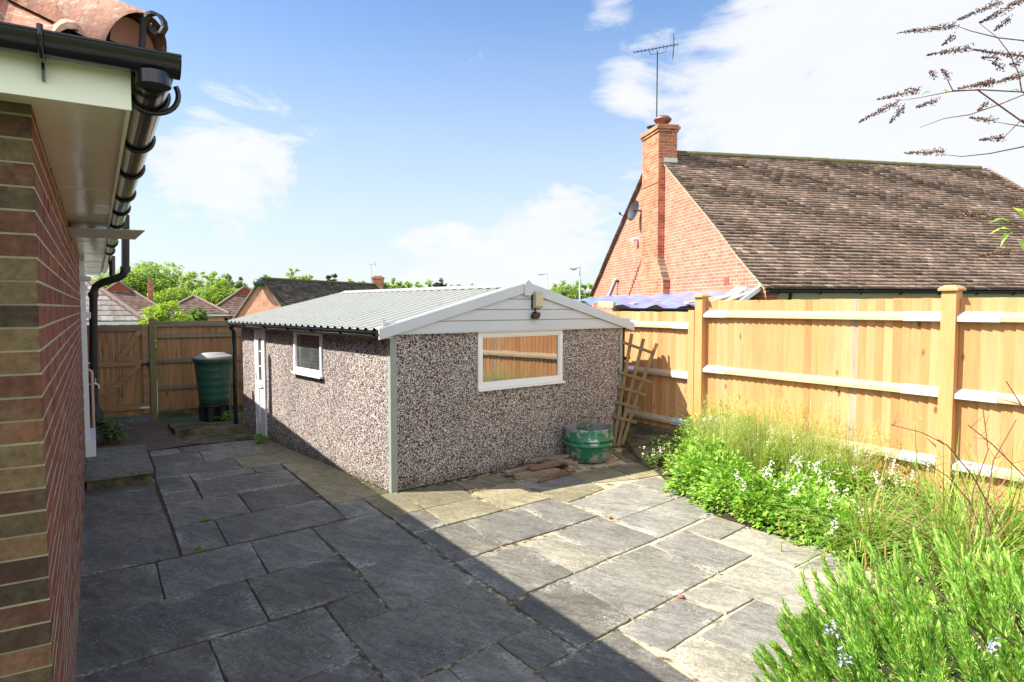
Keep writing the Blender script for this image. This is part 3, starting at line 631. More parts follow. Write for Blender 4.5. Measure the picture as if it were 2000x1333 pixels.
# mortar bedding end of the hip
mb.add([c0 + (d_ + n_h).normalized() * .1 * math.cos(a) * .95 + Z * (.1 * math.sin(a) + .005) + cdir * .012 for a in [math.pi * i / 10 for i in range(11)]] , [tuple(range(11))], 1)
mb.build('hip_tiles', [M['pan_tile'], M['terracotta']], rf)
# scrolled hip iron
mb = MB(); base = at(272, 118, 2.0)
pts = []
for px, py in ((276, 100), (279, 72), (279, 55), (282, 40), (290, 29), (301, 26), (312, 31), (320, 42), (322, 55), (316, 65), (307, 68), (299, 62), (297, 52), (300, 48)):
    pts.append(at(px, py, 2.09))
pts = [c0 + V((0, 0, -.02)), c0 + (pts[0] - c0) * .55 + V((0, 0, -.01))] + pts
wv = V((.25, 1, 0)).normalized() * .010
vs = []; 
for i, p in enumerate(pts):
    t = (pts[min(i + 1, len(pts) - 1)] - pts[max(i - 1, 0)]).normalized(); nrm = t.cross(wv.normalized()).normalized() * .0045
    vs += [p - wv - nrm, p + wv - nrm, p + wv + nrm, p - wv + nrm]
fs = []
for i in range(len(pts) - 1):
    for k in range(4): fs.append((4 * i + k, 4 * i + (k + 1) % 4, 4 * i + 4 + (k + 1) % 4, 4 * i + 4 + k))
mb.add(vs, fs, 0, False); mb.build('hip_iron', M['black_iron'], H)
# gutters
def gutter(mb, p, q, r=.056, m=0, th=.004):
    p, q = V(p), V(q); t = (q - p).normalized(); x = t.cross(Z).normalized()
    for rr in (r, r - th):
        vs = []; n = 12
        for e in (p, q):
            for j in range(n + 1):
                a = math.pi + math.pi * j / n; vs.append(e + x * rr * math.cos(a) + Z * rr * math.sin(a))
        mb.add(vs, [(j, j + 1, j + n + 2, j + n + 1) for j in range(n)], m, True)
    for sgn in (-1, 1): mb.tube([p + x * sgn * (r - .001), q + x * sgn * (r - .001)], .005, 6, m)
def halfcap(mb, p, t, r, m=0):
    x = V(t).normalized().cross(Z).normalized(); p = V(p)
    mb.prism([p + x * r * math.cos(math.pi + math.pi * j / 12) + Z * r * math.sin(math.pi + math.pi * j / 12) for j in range(13)], V(t).normalized() * .006, m)
zg = 2.838
mb = MB(); gutter(mb, HW(-ovf - .03, ov + .062, zg), HW(Lw, ov + .062, zg), .055); halfcap(mb, HW(-ovf - .03, ov + .062, zg), d_, .055)
g1 = mb.build('gutter', M['black_pvc'], H); g1['label'] = 'side gutter running along the eave'
for sx in (.02, .70, 1.40, 2.3, 3.05, 4.0, 5.0, 6.1, 7.4):
    mb = MB(); cc = HW(sx, ov + .062, zg); x = n_h
    mb.tube([cc + x * .062 * math.cos(math.pi + math.pi * j / 14) + Z * .062 * math.sin(math.pi + math.pi * j / 14) for j in range(-1, 16)], .009, 6); mb.build('bracket', M['black_pvc'], g1)
zf = 2.882
mb = MB(); fp = HW(-ovf - .075, ov + .135, zf); gutter(mb, fp, fp - n_h * 6, .056); halfcap(mb, fp, -n_h, .056)
# join box between the two gutters
mb.tube([fp - n_h * .075 + Z * -.05, fp - n_h * .075 + Z * -.09], .05, 16)
g2 = mb.build('gutter', M['black_pvc'], H); g2['label'] = 'front gutter with its stop end at the corner'
for bx in (.20, .36, .9):
    mb = MB(); cc = fp - n_h * bx
    mb.tube([cc - d_ * -.0 + d_ * .064 * math.cos(math.pi + math.pi * j / 14) + Z * .064 * math.sin(math.pi + math.pi * j / 14) for j in range(-1, 16)], .01 if bx < .3 else .008, 6)
    if bx > .3: mb.box(cc + d_ * .035 + Z * -.11 - n_h * .004, d_ * .026, n_h * .008, Z * .06); mb.build('bracket', M['black_pvc'], g2)
# bracket arc at the corner below the stop end
mb = MB(); cc = HW(-.06, ov + .07, zg - .012)
mb.tube([cc + n_h * .078 * math.cos(math.pi + math.pi * j / 14) + Z * .07 * math.sin(math.pi + math.pi * j / 14) for j in range(-1, 17)], .009, 6); mb.build('bracket', M['black_pvc'], g1)
# lead tray across the eaves
mb = MB()
pa = [gnd(148, 449, 2.69), gnd(268, 447, 2.69), gnd(256, 471, 2.69), gnd(150, 468, 2.69)]
pa = [at(148, 447, 5.03), at(270, 447, 5.0), at(257, 471, 5.5), at(150, 467, 5.45)]
zt = 2.69
pa = [V((p.x, p.y, zt)) for p in [HW(3.33, -.02), HW(3.24, .50), HW(4.05, .47), HW(4.1, -.02)]]
mb.prism(pa, Z * .006); mb.build('lead_tray', M['lead'], H)
mb = MB(); mb.box(HW(7.1, 0, 2.43), d_ * .25, n_h * .12, Z * .05); mb.build('vent_cowl', M['lead'], H)
# door
D = MB(); D.box(HW(7.52, -.08, .36), d_ * .07, n_h * .13, Z * 2.34); D.box(HW(8.38, -.08, .36), d_ * .07, n_h * .13, Z * 2.34); D.box(HW(7.59, -.08, 2.63), d_ * .79, n_h * .13, Z * .07)
df = D.build('door_frame', M['pvc'], H)
mb = MB(); mb.box(HW(7.59, -.06, .36), d_ * .79, n_h * .05, Z * 2.27); dr = mb.build('door', M['pvc'], H)
mb = MB(); mb.tube([HW(7.70, -.01, 1.35), HW(7.70, .06, 1.35), HW(7.82, .07, 1.35)], .01, 8); mb.build('handle', M['alu'], dr)
mb = MB(); mb.box(HW(7.46, -.05, .15), d_ * 1.02, n_h * .165, Z * .215); mb.build('door_sill', M['pvc'], H)
mb = MB(); mb.box(HW(7.50, -.05, -.02), d_ * .96, n_h * .1, Z * .165); mb.build('threshold', M['conc_post'], H)
# soil pipe with swan neck
def dep(px, py, Y=10.0): return at(px, py, Y)
mb = MB()
mb.tube([dep(245, 420), dep(245, 525), dep(240, 538), dep(228, 544), dep(200, 552), dep(187, 560), dep(182.5, 572), dep(182.5, 795)], .055, 14)
for py in (524, 574): 
    px = 245 if py < 560 else 182.5
    mb.tube([dep(px, py - 3), dep(px, py + 6)], .07, 14); mb.tube([dep(px, py + 6), dep(px, py + 9)], .06, 14)
mb.tube([dep(182.5, 786), dep(183, 800), dep(188, 806), dep(193, 830, 9.95)], [.06, .085, .09, .08], 14)
mb.build('soil_pipe', M['black_iron'], H)
mb = MB(); mb.tube([dep(219, 500, 10.6), dep(219, 540, 10.6)], .045, 10); mb.build('downpipe', M['black_pvc'], H)
mb = MB(); wp = [HW(8.75, 0, 1.18), HW(8.75, .06, 1.18), HW(8.75, .085, 1.16), HW(8.75, .09, 1.12), HW(8.72, .09, .02)]
mb.tube(wp, .022, 10); mb.build('waste_pipe', plain('pink_waste_pipe', (.55, .38, .30), .5, .4, 0, .1, 5), H)
mb = MB(); mb.tube([HW(8.6, .03, 2.6), HW(8.6, .035, 1.2), HW(8.62, .03, .2)], .014, 6); mb.tube([HW(8.85, .03, 1.1), HW(8.85, .03, .05)], .02, 6); mb.build('cable', M['black_pvc'], H)
mb = MB(); tp = HW(8.9, .02, .98); mb.tube([HW(8.9, 0, .95), HW(8.9, .14, .96), HW(8.9, .17, .93), HW(8.9, .17, .88)], .014, 8)
mb.tube([HW(8.9, .13, .96), HW(8.9, .13, 1.03)], .009, 8); mb.tube([HW(8.86, .13, 1.035), HW(8.94, .13, 1.035)], .009, 6); mb.build('tap', M['alu'], H)
mb = MB(); mb.box(HW(9.0, 0, 1.93), d_ * .3, n_h * .10, Z * .09); mb.build('meter_shelf', M['pvc'], H)
mb = MB(); mb.box(HW(9.0, 0, 2.35), d_ * .3, n_h * .07, Z * .06); mb.build('meter_shelf', M['pvc'], H)
# remaining body of the house, out of the frame
mb = MB(); mb.box(HW(.2, -6, -.1), d_ * 12.9, n_h * 5.85, Z * 2.85); mb.build('rear_walls', M['brick_side'], H)
mb = MB()
mb.face([HW(s0 + 4.2, K - 4.2, ez + 4.2 * TP), HW(Lw, K - 4.2, ez + 4.2 * TP), HW(Lw, K - 8.2, ez), HW(s0, K - 8.2, ez)])
mb.build('rear_slope', M['red_tile'], H)

# stone step
S = thing('stone_step', zp(1, 450, 350), 'low slate slab step below the white back door', 'step')
c4 = [zp(1, 200, 235, .15), zp(1, 650, 190, .15), zp(1, 725, 395, .15), zp(1, 180, 465, .15)]
mid = [c4[0].lerp(c4[3], .30), c4[1].lerp(c4[2], .32)]
for q in ([c4[0], c4[1], mid[1], mid[0]], [mid[0], mid[1], c4[2], c4[3]]):
    mb = MB(); cc = sum(q, V()) / 4; qq = []
    for k in range(4):
        for t in range(7):
            p = q[k].lerp(q[(k + 1) % 4], t / 7); qq.append(p + (cc - p).normalized() * uni(.002, .007))
    mb.prism([p - Z * .035 for p in qq], Z * .035); mb.build('slab', M['slab_d'], S)
mb = MB(); cc = sum(c4, V()) / 4; mb.prism([p + (cc - p).normalized() * .05 - Z * .15 for p in c4], Z * .114); mb.build('riser', M['moss_conc'], S)

# ================================================================== GARAGE
G0 = V((-1.365, 7.348, 0)); gd = V((-math.sin(R(40.1)), math.cos(R(40.1)), 0)); gf = V((math.cos(R(40.1)), math.sin(R(40.1)), 0))
GL, GW = 5.08, 3.95
WH = onp(757, 651, G0, V((0, 1, 0))).z
G = thing('concrete_garage', G0 + gd * GL / 2 + gf * GW / 2, 'pebbledash prefab garage with pale ribbed roof and white gable', 'garage')
def GS(s, off, z): return G0 + gd * s - gf * off + Z * z       # side wall frame (off = outward)
def GF(t, off, z): return G0 + gf * t - gd * off + Z * z       # front wall frame
def sidep(px, py): p = onp(px, py, G0, gf); return (p - G0).dot(gd), p.z
def frontp(px, py): p = onp(px, py, G0, gd); return (p - G0).dot(gf), p.z
dl, dt = sidep(499, 638); dr_, db = sidep(522, 845)
dl2 = max(dl, dr_); dl1 = min(dl, dr_)
wl, wt = sidep(575, 642); wr, wb = sidep(631, 744)
wins = (min(wl, wr), max(wl, wr), (wt + 0), 0)
w0, w1 = wins[0], wins[1]; wz1 = sidep(575, 643)[1]; wz0 = sidep(575, 729)[1]
print('GARAGE', WH, 'door', dl1, dl2, dt, db, 'win', w0, w1, wz0, wz1, sidep(631, 646), sidep(631, 744))
fl, fz1 = frontp(932, 650); fr, fz1b = frontp(1097, 646); fz0 = frontp(932, 765)[1]; fz0b = frontp(1097, 748)[1]
print('FRONT', fl, fr, fz0, fz0b, fz1, fz1b)
th = .06
def holewall(mb, frame, a0, a1, z0, z1, holes, m=0):
    xs_ = sorted({a0, a1, *[h[0] for h in holes], *[h[1] for h in holes]}); zs_ = sorted({z0, z1, *[h[2] for h in holes], *[h[3] for h in holes]})
    for i in range(len(xs_) - 1):
        for j in range(len(zs_) - 1):
            cx_, cz_ = (xs_[i] + xs_[i + 1]) / 2, (zs_[j] + zs_[j + 1]) / 2
            if any(h[0] < cx_ < h[1] and h[2] < cz_ < h[3] for h in holes): continue
            mb.face([frame(xs_[i], 0, zs_[j]), frame(xs_[i + 1], 0, zs_[j]), frame(xs_[i + 1], 0, zs_[j + 1]), frame(xs_[i], 0, zs_[j + 1])], m)
    for h in holes:
        for (p, q) in (((h[0], h[2]), (h[1], h[2])), ((h[1], h[2]), (h[1], h[3])), ((h[1], h[3]), (h[0], h[3])), ((h[0], h[3]), (h[0], h[2]))):
            mb.face([frame(p[0], 0, p[1]), frame(q[0], 0, q[1]), frame(q[0], -th, q[1]), frame(p[0], -th, p[1])], m)
dz0 = .03; dz1 = 1.79
mb = MB(); holewall(mb, GS, 0, GL, 0, WH, [(w0, w1, wz0, wz1), (dl1, dl2, dz0, dz1)]); gw1 = mb.build('side_wall', M['pebble'], G)
mb = MB(); fzt = WH - .012
holewall(mb, GF, .07, GW - .05, 0, WH, [(fl, fr, fz0, fzt)]); mb.build('front_wall', M['pebble'], G)
mb = MB(); mb.face([GS(GL, 0, 0), GS(GL, -GW, 0), GS(GL, -GW, WH), GS(GL, 0, WH)]); mb.face([GF(GW, 0, 0), GF(GW, -GL, 0), GF(GW, -GL, WH), GF(GW, 0, WH)]); mb.build('rear_wall', M['pebble'], G)
mb = MB(); mb.box(GF(-.008, .010, -.01), gf * .082, gd * .06, Z * (WH)); mb.build('corner_post', M['conc_post'], G)
mb = MB(); mb.box(GF(GW - .05, .010, -.01), gf * .058, gd * .06, Z * (WH)); mb.build('corner_post', M['conc_post'], G)
mb = MB(); mb.box(GS(2.55, .0, .05), gd * .012, -gf * .0015, Z * (WH - .1)); mb.build('panel_joint', M['conc_post'], G)
# dark inside
mb = MB(); mb.box(GS(.2, -.2, .02), gd * (GL - .4), gf * (GW - .4), Z * (WH - .2)); mb.build('interior', M['stand_black'], G)
# roof
cz = GW / 2; RZ = 2.365; EV = .17; ez_ = WH + .035
slope = (RZ - ez_) / (cz + EV)
VO = .07          # verge overhang at the front
mb = MB(); pitch_ = .20; prof = [(0, 0), (.055, 0), (.075, .024), (.125, .024), (.145, 0), (.20, 0)]
s = -VO + .02
ribs = []
while s < GL + .1:
    for a, h in prof[:-1]: ribs.append((s + a, h))
    s += pitch_
for side in (0, 1):
    vs = []
    for a, h in ribs:
        for t in (0, 1):
            wdt = (-EV + t * (cz + EV)); p = G0 + gd * a + gf * (wdt if side == 0 else GW - wdt) + Z * (ez_ + t * (RZ - ez_) + h)
            vs.append(p)
    n = len(ribs)
    mb.add(vs, [(2 * i, 2 * i + 1, 2 * i + 3, 2 * i + 2) for i in range(n - 1)], 0)
    mb.add([v - V((0, 0, .004)) for v in vs], [(2 * i + 2, 2 * i + 3, 2 * i + 1, 2 * i) for i in range(n - 1)], 1)
gr = mb.build('roof', [M['sheet'], M['black_pvc']], G)
mb = MB()
for a in (-.06, 1.1, 2.3, 3.5, 4.7):
    for wdt in (.15, .95, 1.7):
        for dd in (.1, .5):
            p = G0 + gd * (a + dd) + gf * wdt + Z * (ez_ + (wdt + EV) * slope + .032); mb = MB(); mb.tube([p, p + Z * .012], .012, 8); mb.build('roof_bolt', M['alu'], gr)
# ridge cap
mb = MB(); rp = lambda a, o, h: G0 + gd * a + gf * (cz + o) + Z * (RZ + h)
mb.add([rp(-VO, -.13, -.005), rp(-VO, 0, .045), rp(-VO, .13, -.005), rp(GL + .1, -.13, -.005), rp(GL + .1, 0, .045), rp(GL + .1, .13, -.005)], [(0, 1, 4, 3), (1, 2, 5, 4)], 0); mb.build('ridge_cap', M['sheet'], gr)
# barge boards (front)
bh = .118
for side in (0, 1):
    mb = MB(); f0 = -EV - .015
    lo = (f0, ez_ + .035 - .02); hi = (cz, RZ + .055)
    P = lambda t, z: GF(t if side == 0 else GW - t, VO, z)
    poly = [P(lo[0], lo[1] - bh), P(lo[0], lo[1]), P(hi[0], hi[1]), P(hi[0], hi[1] - bh - .01)]
    if side: poly = [GF(GW - f0, VO, lo[1] - bh), GF(GW - f0, VO, lo[1]), GF(cz + .001, VO, hi[1]), GF(cz + .001, VO, hi[1] - bh - .01)]
    mb.prism(poly, -gd * .02); 
    poly2 = [p - gd * .0 for p in (poly[1], poly[2])]
    mb.prism([poly[1] + Z * .0015, poly[2] + Z * .0015, poly[2] + Z * .010, poly[1] + Z * .010], gd * .07)
    mb.build('bargeboard', M['pvc_shaded'], G)
mb = MB(); mb.prism([GF(cz - .06, VO + .022, RZ - .115), GF(cz - .06, VO + .022, RZ + .04), GF(cz, VO + .022, RZ + .092), GF(cz + .06, VO + .022, RZ + .04), GF(cz + .06, VO + .022, RZ - .115)], -gd * .012); mb.build('finial', M['pvc_shaded'], G)
# gable cladding: shiplap planks
mb = MB(); plh = .135; z = WH - .005; k = 0; co = .045
while z < RZ - .03:
    z2 = min(z + plh, RZ - .02)
    def wat(zz): return max((zz - ez_ + .05) / slope - EV, -EV + .05)
    a0, a1 = wat(z), min(wat(z2), cz)
    if k == 0:
        a0 = a1 = -EV + .045
    mb.prism([GF(a0, co, z), GF(GW - a0, co, z), GF(GW - a1, co, z2 - .012), GF(a1, co, z2 - .012)], -gd * .012)
    mb.prism([GF(a1, co - .008, z2 - .0125), GF(GW - a1, co - .008, z2 - .0125), GF(GW - a1, co - .008, z2 + .0005), GF(a1, co - .008, z2 + .0005)], gd * .004)
    z = z2; k += 1
mb.box(GF(-EV + .04, co + .022, WH - .018), gf * (GW + 2 * EV - .08), gd * .06, Z * .012)
mb.build('gable_cladding', M['pvc_shaded'], G)
# side soffit / fascia
mb = MB(); mb.box(GS(-VO + .03, .0, WH - .055), gd * (GL + .1), -gf * (EV - .06), Z * .012)
mb.box(GS(-VO + .03, EV - .06, WH - .055), gd * (GL + .1), -gf * .014, Z * .08)
mb.box(GS(-VO + .028, EV - .045, WH - .06), gd * .004, gf * (EV - .04), Z * .10)
mb.build('fascia', plain('off_white_plastic', (.50, .48, .44), .4, .4, 0, .06, 3), G)
# gutter
mb = MB(); gz_ = WH + .015; gutter(mb, GS(-.07, EV - .005, gz_), GS(GL + .05, EV - .005, gz_), .046); halfcap(mb, GS(-.07, EV - .005, gz_), gd, .046)
gg = mb.build('gutter', M['black_pvc'], G); gg['label'] = 'side gutter over the door'
for a in (.02, .85, 1.7, 2.5, 3.4, 4.3):
    mb = MB(); cc = GS(a, EV - .005, gz_)
    mb.tube([cc + gf * .052 * math.cos(math.pi + math.pi * j / 12) + Z * .052 * math.sin(math.pi + math.pi * j / 12) for j in range(-1, 14)], .009, 6); mb.build('bracket', M['black_pvc'], gg)
mb = MB(); gutter(mb, GF(GW + EV - .03, .05, gz_), GF(GW + EV - .03, -GL, gz_), .05); halfcap(mb, GF(GW + EV - .03, .05, gz_), gd, .05); g3 = mb.build('gutter', M['black_pvc'], G); g3['label'] = 'far side gutter'
mb = MB(); p0 = GS(GL + .06, .1, 0); mb.tube([GS(GL + .05, EV, gz_ - .04), p0 + Z * (gz_ - .15), p0 + Z * .02], .036, 10); 
for z in (.35, .95): mb.tube([p0 + Z * z, p0 + Z * (z + .04)], .045, 10)
mb.build('downpipe', M['black_pvc'], G)
mb = MB(); p0 = GF(GW + EV - .03, -.12, 0); mb.tube([V((p0.x, p0.y, gz_ - .03)), V((p0.x, p0.y, .02))], .05, 12)
mb.tube([V((p0.x, p0.y, 1.28)), V((p0.x, p0.y, 1.33))], .062, 12); mb.tube([V((p0.x, p0.y, 1.3)), V((p0.x + .12, p0.y - .06, 1.33))], .025, 8); mb.build('downpipe', M['black_pvc'], G)
# windows
def window(parent, frame, a0, a1, z0, z1, fwid, glassm, sill=True, out=.022, name='window'):
    mb = MB(); o = out
    mb.box(frame(a0, o, z0), frame(a1, o, z0) - frame(a0, o, z0), frame(a0, -.04, z0) - frame(a0, o, z0), Z * fwid)
    mb.box(frame(a0, o, z1 - fwid), frame(a1, o, z0) - frame(a0, o, z0), frame(a0, -.04, z0) - frame(a0, o, z0), Z * fwid)
    for aa in (a0, a1 - fwid):
        mb.box(frame(aa, o, z0 + fwid), frame(aa + fwid, o, z0) - frame(aa, o, z0), frame(a0, -.04, z0) - frame(a0, o, z0), Z * (z1 - z0 - 2 * fwid))
    f = mb.build('window_frame', M['pvc'], parent)
    mb = MB(); i = fwid; b = .018      # inner bead
    mb.box(frame(a0 + i, o - .012, z0 + i), frame(a1 - i, 0, z0) - frame(a0 + i, 0, z0), frame(a0, -.03, z0) - frame(a0, 0, z0), Z * b)
    mb.box(frame(a0 + i, o - .012, z1 - i - b), frame(a1 - i, 0, z0) - frame(a0 + i, 0, z0), frame(a0, -.03, z0) - frame(a0, 0, z0), Z * b)
    for aa in (a0 + i, a1 - i - b): mb.box(frame(aa, o - .012, z0 + i + b), frame(aa + b, 0, z0) - frame(aa, 0, z0), frame(a0, -.03, z0) - frame(a0, 0, z0), Z * (z1 - z0 - 2 * i - 2 * b))
    mb.build('bead', M['pvc'], f)
    mb = MB(); i += b; mb.face([frame(a0 + i, o - .022, z0 + i), frame(a1 - i, o - .022, z0 + i), frame(a1 - i, o - .022, z1 - i), frame(a0 + i, o - .022, z1 - i)]); mb.build('pane', glassm, f)
    if sill:
        mb = MB(); mb.box(frame(a0 - .02, o + .035, z0 - .028), frame(a1 + .02, 0, z0) - frame(a0 - .02, 0, z0), frame(a0, -.05, z0) - frame(a0, 0, z0), Z * .027); mb.build('sill', M['pvc'], f)
    return f
window(G, GF, fl, fr, fz0 + .03, fzt, .062, M['glass_front'])
window(G, GS, w0, w1, wz0 + .03, wz1, .052, M['glass_side'])
# side door
mb = MB(); fwid = .05
for aa in (dl1, dl2 - fwid): mb.box(GS(aa, .025, dz0), gd * fwid, gf * .06, Z * (dz1 - dz0))
mb.box(GS(dl1 + fwid, .025, dz1 - fwid), gd * (dl2 - dl1 - 2 * fwid), gf * .06, Z * fwid)
mb.build('door_frame', M['pvc'], G)
mb = MB(); a, b = dl1 + fwid + .004, dl2 - fwid - .004
for aa in (a, b - .10): mb.box(GS(aa, .018, dz0 + .01), gd * .10, gf * .045, Z * (dz1 - dz0 - fwid - .02))
for z0_, hh in ((dz0 + .01, .2), (.80, .12), (dz1 - fwid - .13, .12)): mb.box(GS(a + .10, .018, z0_), gd * (b - a - .2), gf * .045, Z * hh)
mb.box(GS(a + .10, .003, dz0 + .2), gd * (b - a - .2), gf * .02, Z * .6)
gdoor = mb.build('door', M['pvc'], G)
mb = MB(); mb.face([GS(a + .1, .0, .92), GS(b - .1, 0, .92), GS(b - .1, 0, dz1 - fwid - .13), GS(a + .1, 0, dz1 - fwid - .13)]); mb.build('pane', M['glass_side'], gdoor)
for zz in (1.14, 1.38): mb = MB(); mb.box(GS(a + .1, .008, zz), gd * (b - a - .2), gf * .006, Z * .018); mb.build('glazing_bar', M['pvc'], gdoor)
mb = MB(); mb.tube([GS(a + .05, .018, .86), GS(a + .05, .06, .86), GS(a + .15, .065, .86)], .01, 8); mb.build('handle', M['alu'], gdoor)
for zz in (.2, .95, 1.6): mb = MB(); mb.tube([GS(b + .01, .025, zz), GS(b + .01, .025, zz + .09)], .014, 8); mb.build('hinge', M['pvc'], gdoor)
# security light
t_l, zl1 = frontp(1027, 566); t_r, zl0 = frontp(1051, 608)
tl = (t_l + t_r) / 2 + .01
mb = MB(); mb.box(GF(tl - .075, co + .03, zl0 + .03), gf * .15, gd * .035, Z * .24); sl = mb.build('security_light', M['black_pvc'], G)
mb = MB(); q0 = GF(tl - .06, co + .03, zl0 + .035)
prf = [(0, 0), (.05, .012), (.062, .03), (.062, .20), (.05, .22), (0, .23)]
mb.prism([q0 - gd * a_ + Z * b_ for a_, b_ in prf], gf * .128); mb.build('diffuser', M['diffuser'], sl)
mb = MB(); mb.tube([GF(tl - .02, co + .03, zl0 + .03), GF(tl - .03, co + .05, zl0 - .02)], .012, 8)
mb.prism([GF(tl - .085, co + .02, zl0 - .10), GF(tl - .09, co + .02, zl0 - .045), GF(tl - .05, co + .02, zl0 - .01), GF(tl + .02, co + .02, zl0 - .02), GF(tl + .015, co + .02, zl0 - .07), GF(tl - .02, co + .02, zl0 - .105)], -gd * .07); mb.build('motion_sensor', M['black_pvc'], sl)

# ================================================================== GATE + OLD FENCE + WATER BUTT
P0 = gnd(302, 819); P0.z = 0
def GT(t, off, z): return P0 + n_h * t - d_ * off + Z * z      # off towards the camera
GTOP = 1.78
gate = thing('garden_gate', GT(-.5, 0, 0), 'brown boarded side gate with diagonal brace, hinged by the house', 'gate')
gt0, gt1 = -1.02, -.07
mb = MB(); x = gt0
while x < gt1 - .02:
    mb.box(GT(x + .001, .0 + uni(0, .006), .09 + uni(0, .01)), n_h * .0965, d_ * .016, Z * (GTOP - .10)); x += .098
mb.build('board_panel', M['old_board'], gate)
for zz in (.21, 1.02, 1.66): mb = MB(); mb.box(GT(gt0, .04, zz), n_h * (gt1 - gt0 - .10), d_ * .036, Z * .10); mb.build('rail', M['brace_wood'] if zz < 1.5 else M['old_rail'], gate)
mb = MB(); mb.box(GT(gt1 - .10, .042, .12), n_h * .10, d_ * .038, Z * (GTOP - .13)); mb.build('stile', M['brace_wood'], gate)
mb = MB(); mb.bar(GT(gt0 + .05, .03, .31), GT(gt1 - .15, .03, 1.02), .09, .034, up=d_); mb.build('brace', M['brace_wood'], gate)
mb = MB(); mb.bar(GT(gt0 + .46, .03, 1.12), GT(gt1 - .13, .03, 1.66), .09, .034, up=d_); mb.build('brace', M['brace_wood'], gate)
mb = MB(); mb.box(GT(gt1 - .12, .055, 1.03), n_h * .16, d_ * .012, Z * .03); mb.tube([GT(gt1 - .02, .07, 1.0), GT(gt1 - .02, .07, 1.08)], .02, 8); mb.tube([GT(gt1 - .09, .055, 1.05), GT(gt1 - .09, .09, 1.05)], .02, 8); mb.build('latch', M['black_iron'], gate)
mb = MB(); mb.box(GT(gt1 - .16, .05, .22), n_h * .15, d_ * .008, Z * .035); mb.build('hinge', M['steel_bracket'], gate)
sf = thing('old_side_fence', GT(.8, 0, 0), 'weathered brown boarded fence panel behind the green water butt', 'fence')
mb = MB(); x = .06
while x < 1.95:
    mb.box(GT(x + .002, uni(0, .004), .04), n_h * .0965, d_ * .015, Z * (1.80 - .04)); x += .098
mb.build('board_panel', M['old_board'], sf)
for zz in (.55, 1.05, 1.52, 1.73): mb = MB(); mb.box(GT(.06, .04, zz), n_h * 1.9, d_ * .036, Z * (.07 if zz < 1.7 else .085)); mb.build('rail', M['old_rail'], sf)
mb = MB(); mb.box(GT(.05, .035, 1.8155), n_h * 1.92, d_ * .055, Z * .015); mb.build('capping', M['old_rail'], sf)
mb = MB(); mb.box(GT(-.055, .07, 0), n_h * .105, d_ * .10, Z * 1.85); mb.prism([GT(-.055 + .0525 + .0525 * math.cos(a), .07, 1.8505 + .05 * math.sin(a)) for a in [math.pi * i / 8 for i in range(9)]], d_ * .10); mb.build('post', M['old_post'], sf)
mb = MB(); mb.box(GT(.06, .05, .0), n_h * 1.9, d_ * .03, Z * .16); mb.build('gravel_board', M['moss_conc'], sf)

# raised base
mb = MB(); q = [zp(1, 835, 30, .09), zp(1, 1400, 0, .09), zp(1, 1445, 52, .09), zp(1, 890, 88, .09)]
q2 = []
for k in range(4):
    for t in range(8): p = q[k].lerp(q[(k + 1) % 4], t / 8); q2.append(p + V((uni(-.012, .012), uni(-.012, .012), 0)))
mb.prism([p - Z * .095 for p in q2], Z * .095); tag(mb.build('concrete_plinth', M['moss_conc']), 'low mossy concrete plinth under the water butt', 'plinth')
# drain cover
dc = thing('drain_cover', gnd(479, 857), 'rusty slotted drain cover beside the garage door', 'drain cover')
q = [zp(1, 1360, 148, .01), zp(1, 1490, 128, .01), zp(1, 1515, 152, .01), zp(1, 1380, 165, .01)]
mb = MB()
for i in range(12):
    a, b = q[0].lerp(q[1], i / 12), q[3].lerp(q[2], i / 12); a2, b2 = q[0].lerp(q[1], (i + .6) / 12), q[3].lerp(q[2], (i + .6) / 12); mb.prism([a, b, b2, a2], Z * .008)
mb.prism([p - Z * .006 for p in q], Z * .0055, 1)
mb.build('grating', [plain('rusty_iron', (.10, .065, .045), .7, .4, .3, .3, 20), M['stand_black']], dc)

# water butt
bc = gnd(415, 822, .09); bc = V((bc.x, bc.y + .1, .09))
B = thing('water_butt', bc, 'tapered dark green water butt with grey lid on a black stand', 'water butt')
D_ = bc.y; pxm = D_ / FPX
zb = at(415, 790, D_).z; zt_ = at(415, 699, D_).z
rb, rt = 26.5 * pxm, 36 * pxm
mb = MB(); hh = zt_ - zb; prof = [(rb - .03, zb), (rb, zb + .02)]
for f in (.15, .3, .45, .6, .75):
    r0 = rb + (rt - rb) * f; prof += [(r0, zb + hh * f - .012), (r0 + .004, zb + hh * f), (r0 + .001, zb + hh * f + .012)]
prof += [(rt - .01, zt_ - .08), (rt + .012, zt_ - .07), (rt + .012, zt_ - .01), (rt, zt_)]
mb.lathe((bc.x, bc.y, 0), prof, 40)
for k in range(20):
    a = 2 * math.pi * k / 20; dv = V((math.cos(a), math.sin(a), 0)); mb.bar(V((bc.x, bc.y, zb + .04)) + dv * (rb + .002), V((bc.x, bc.y, zt_ - .1)) + dv * (rt - .012), .010, .004, up=dv)
mb.build('barrel', M['butt_green'], B)
mb = MB(); mb.lathe((bc.x, bc.y, 0), [(rt + .02, zt_ - .02), (rt + .028, zt_ - .015), (rt + .028, zt_ + .025), (rt * .8, zt_ + .045), (rt * .62, zt_ + .07), (rt * .58, zt_ + .085), (0.001, zt_ + .088)], 40); mb.build('lid', M['butt_lid'], B)
mb = MB(); mb.lathe((bc.x, bc.y, 0), [(rb * .95, .09), (rb * .98, .1), (rb * .92, zb - .02), (rb + .02, zb - .015), (rb + .02, zb + .01), (.01, zb + .01)], 24)
for k in range(8):
    a = 2 * math.pi * k / 8 + .2; dv = V((math.cos(a), math.sin(a), 0)); mb.bar(V((bc.x, bc.y, .095)) + dv * rb * 1.0, V((bc.x, bc.y, zb)) + dv * rb * .99, .09, .03, up=dv)
mb.build('stand', M['stand_black'], B)
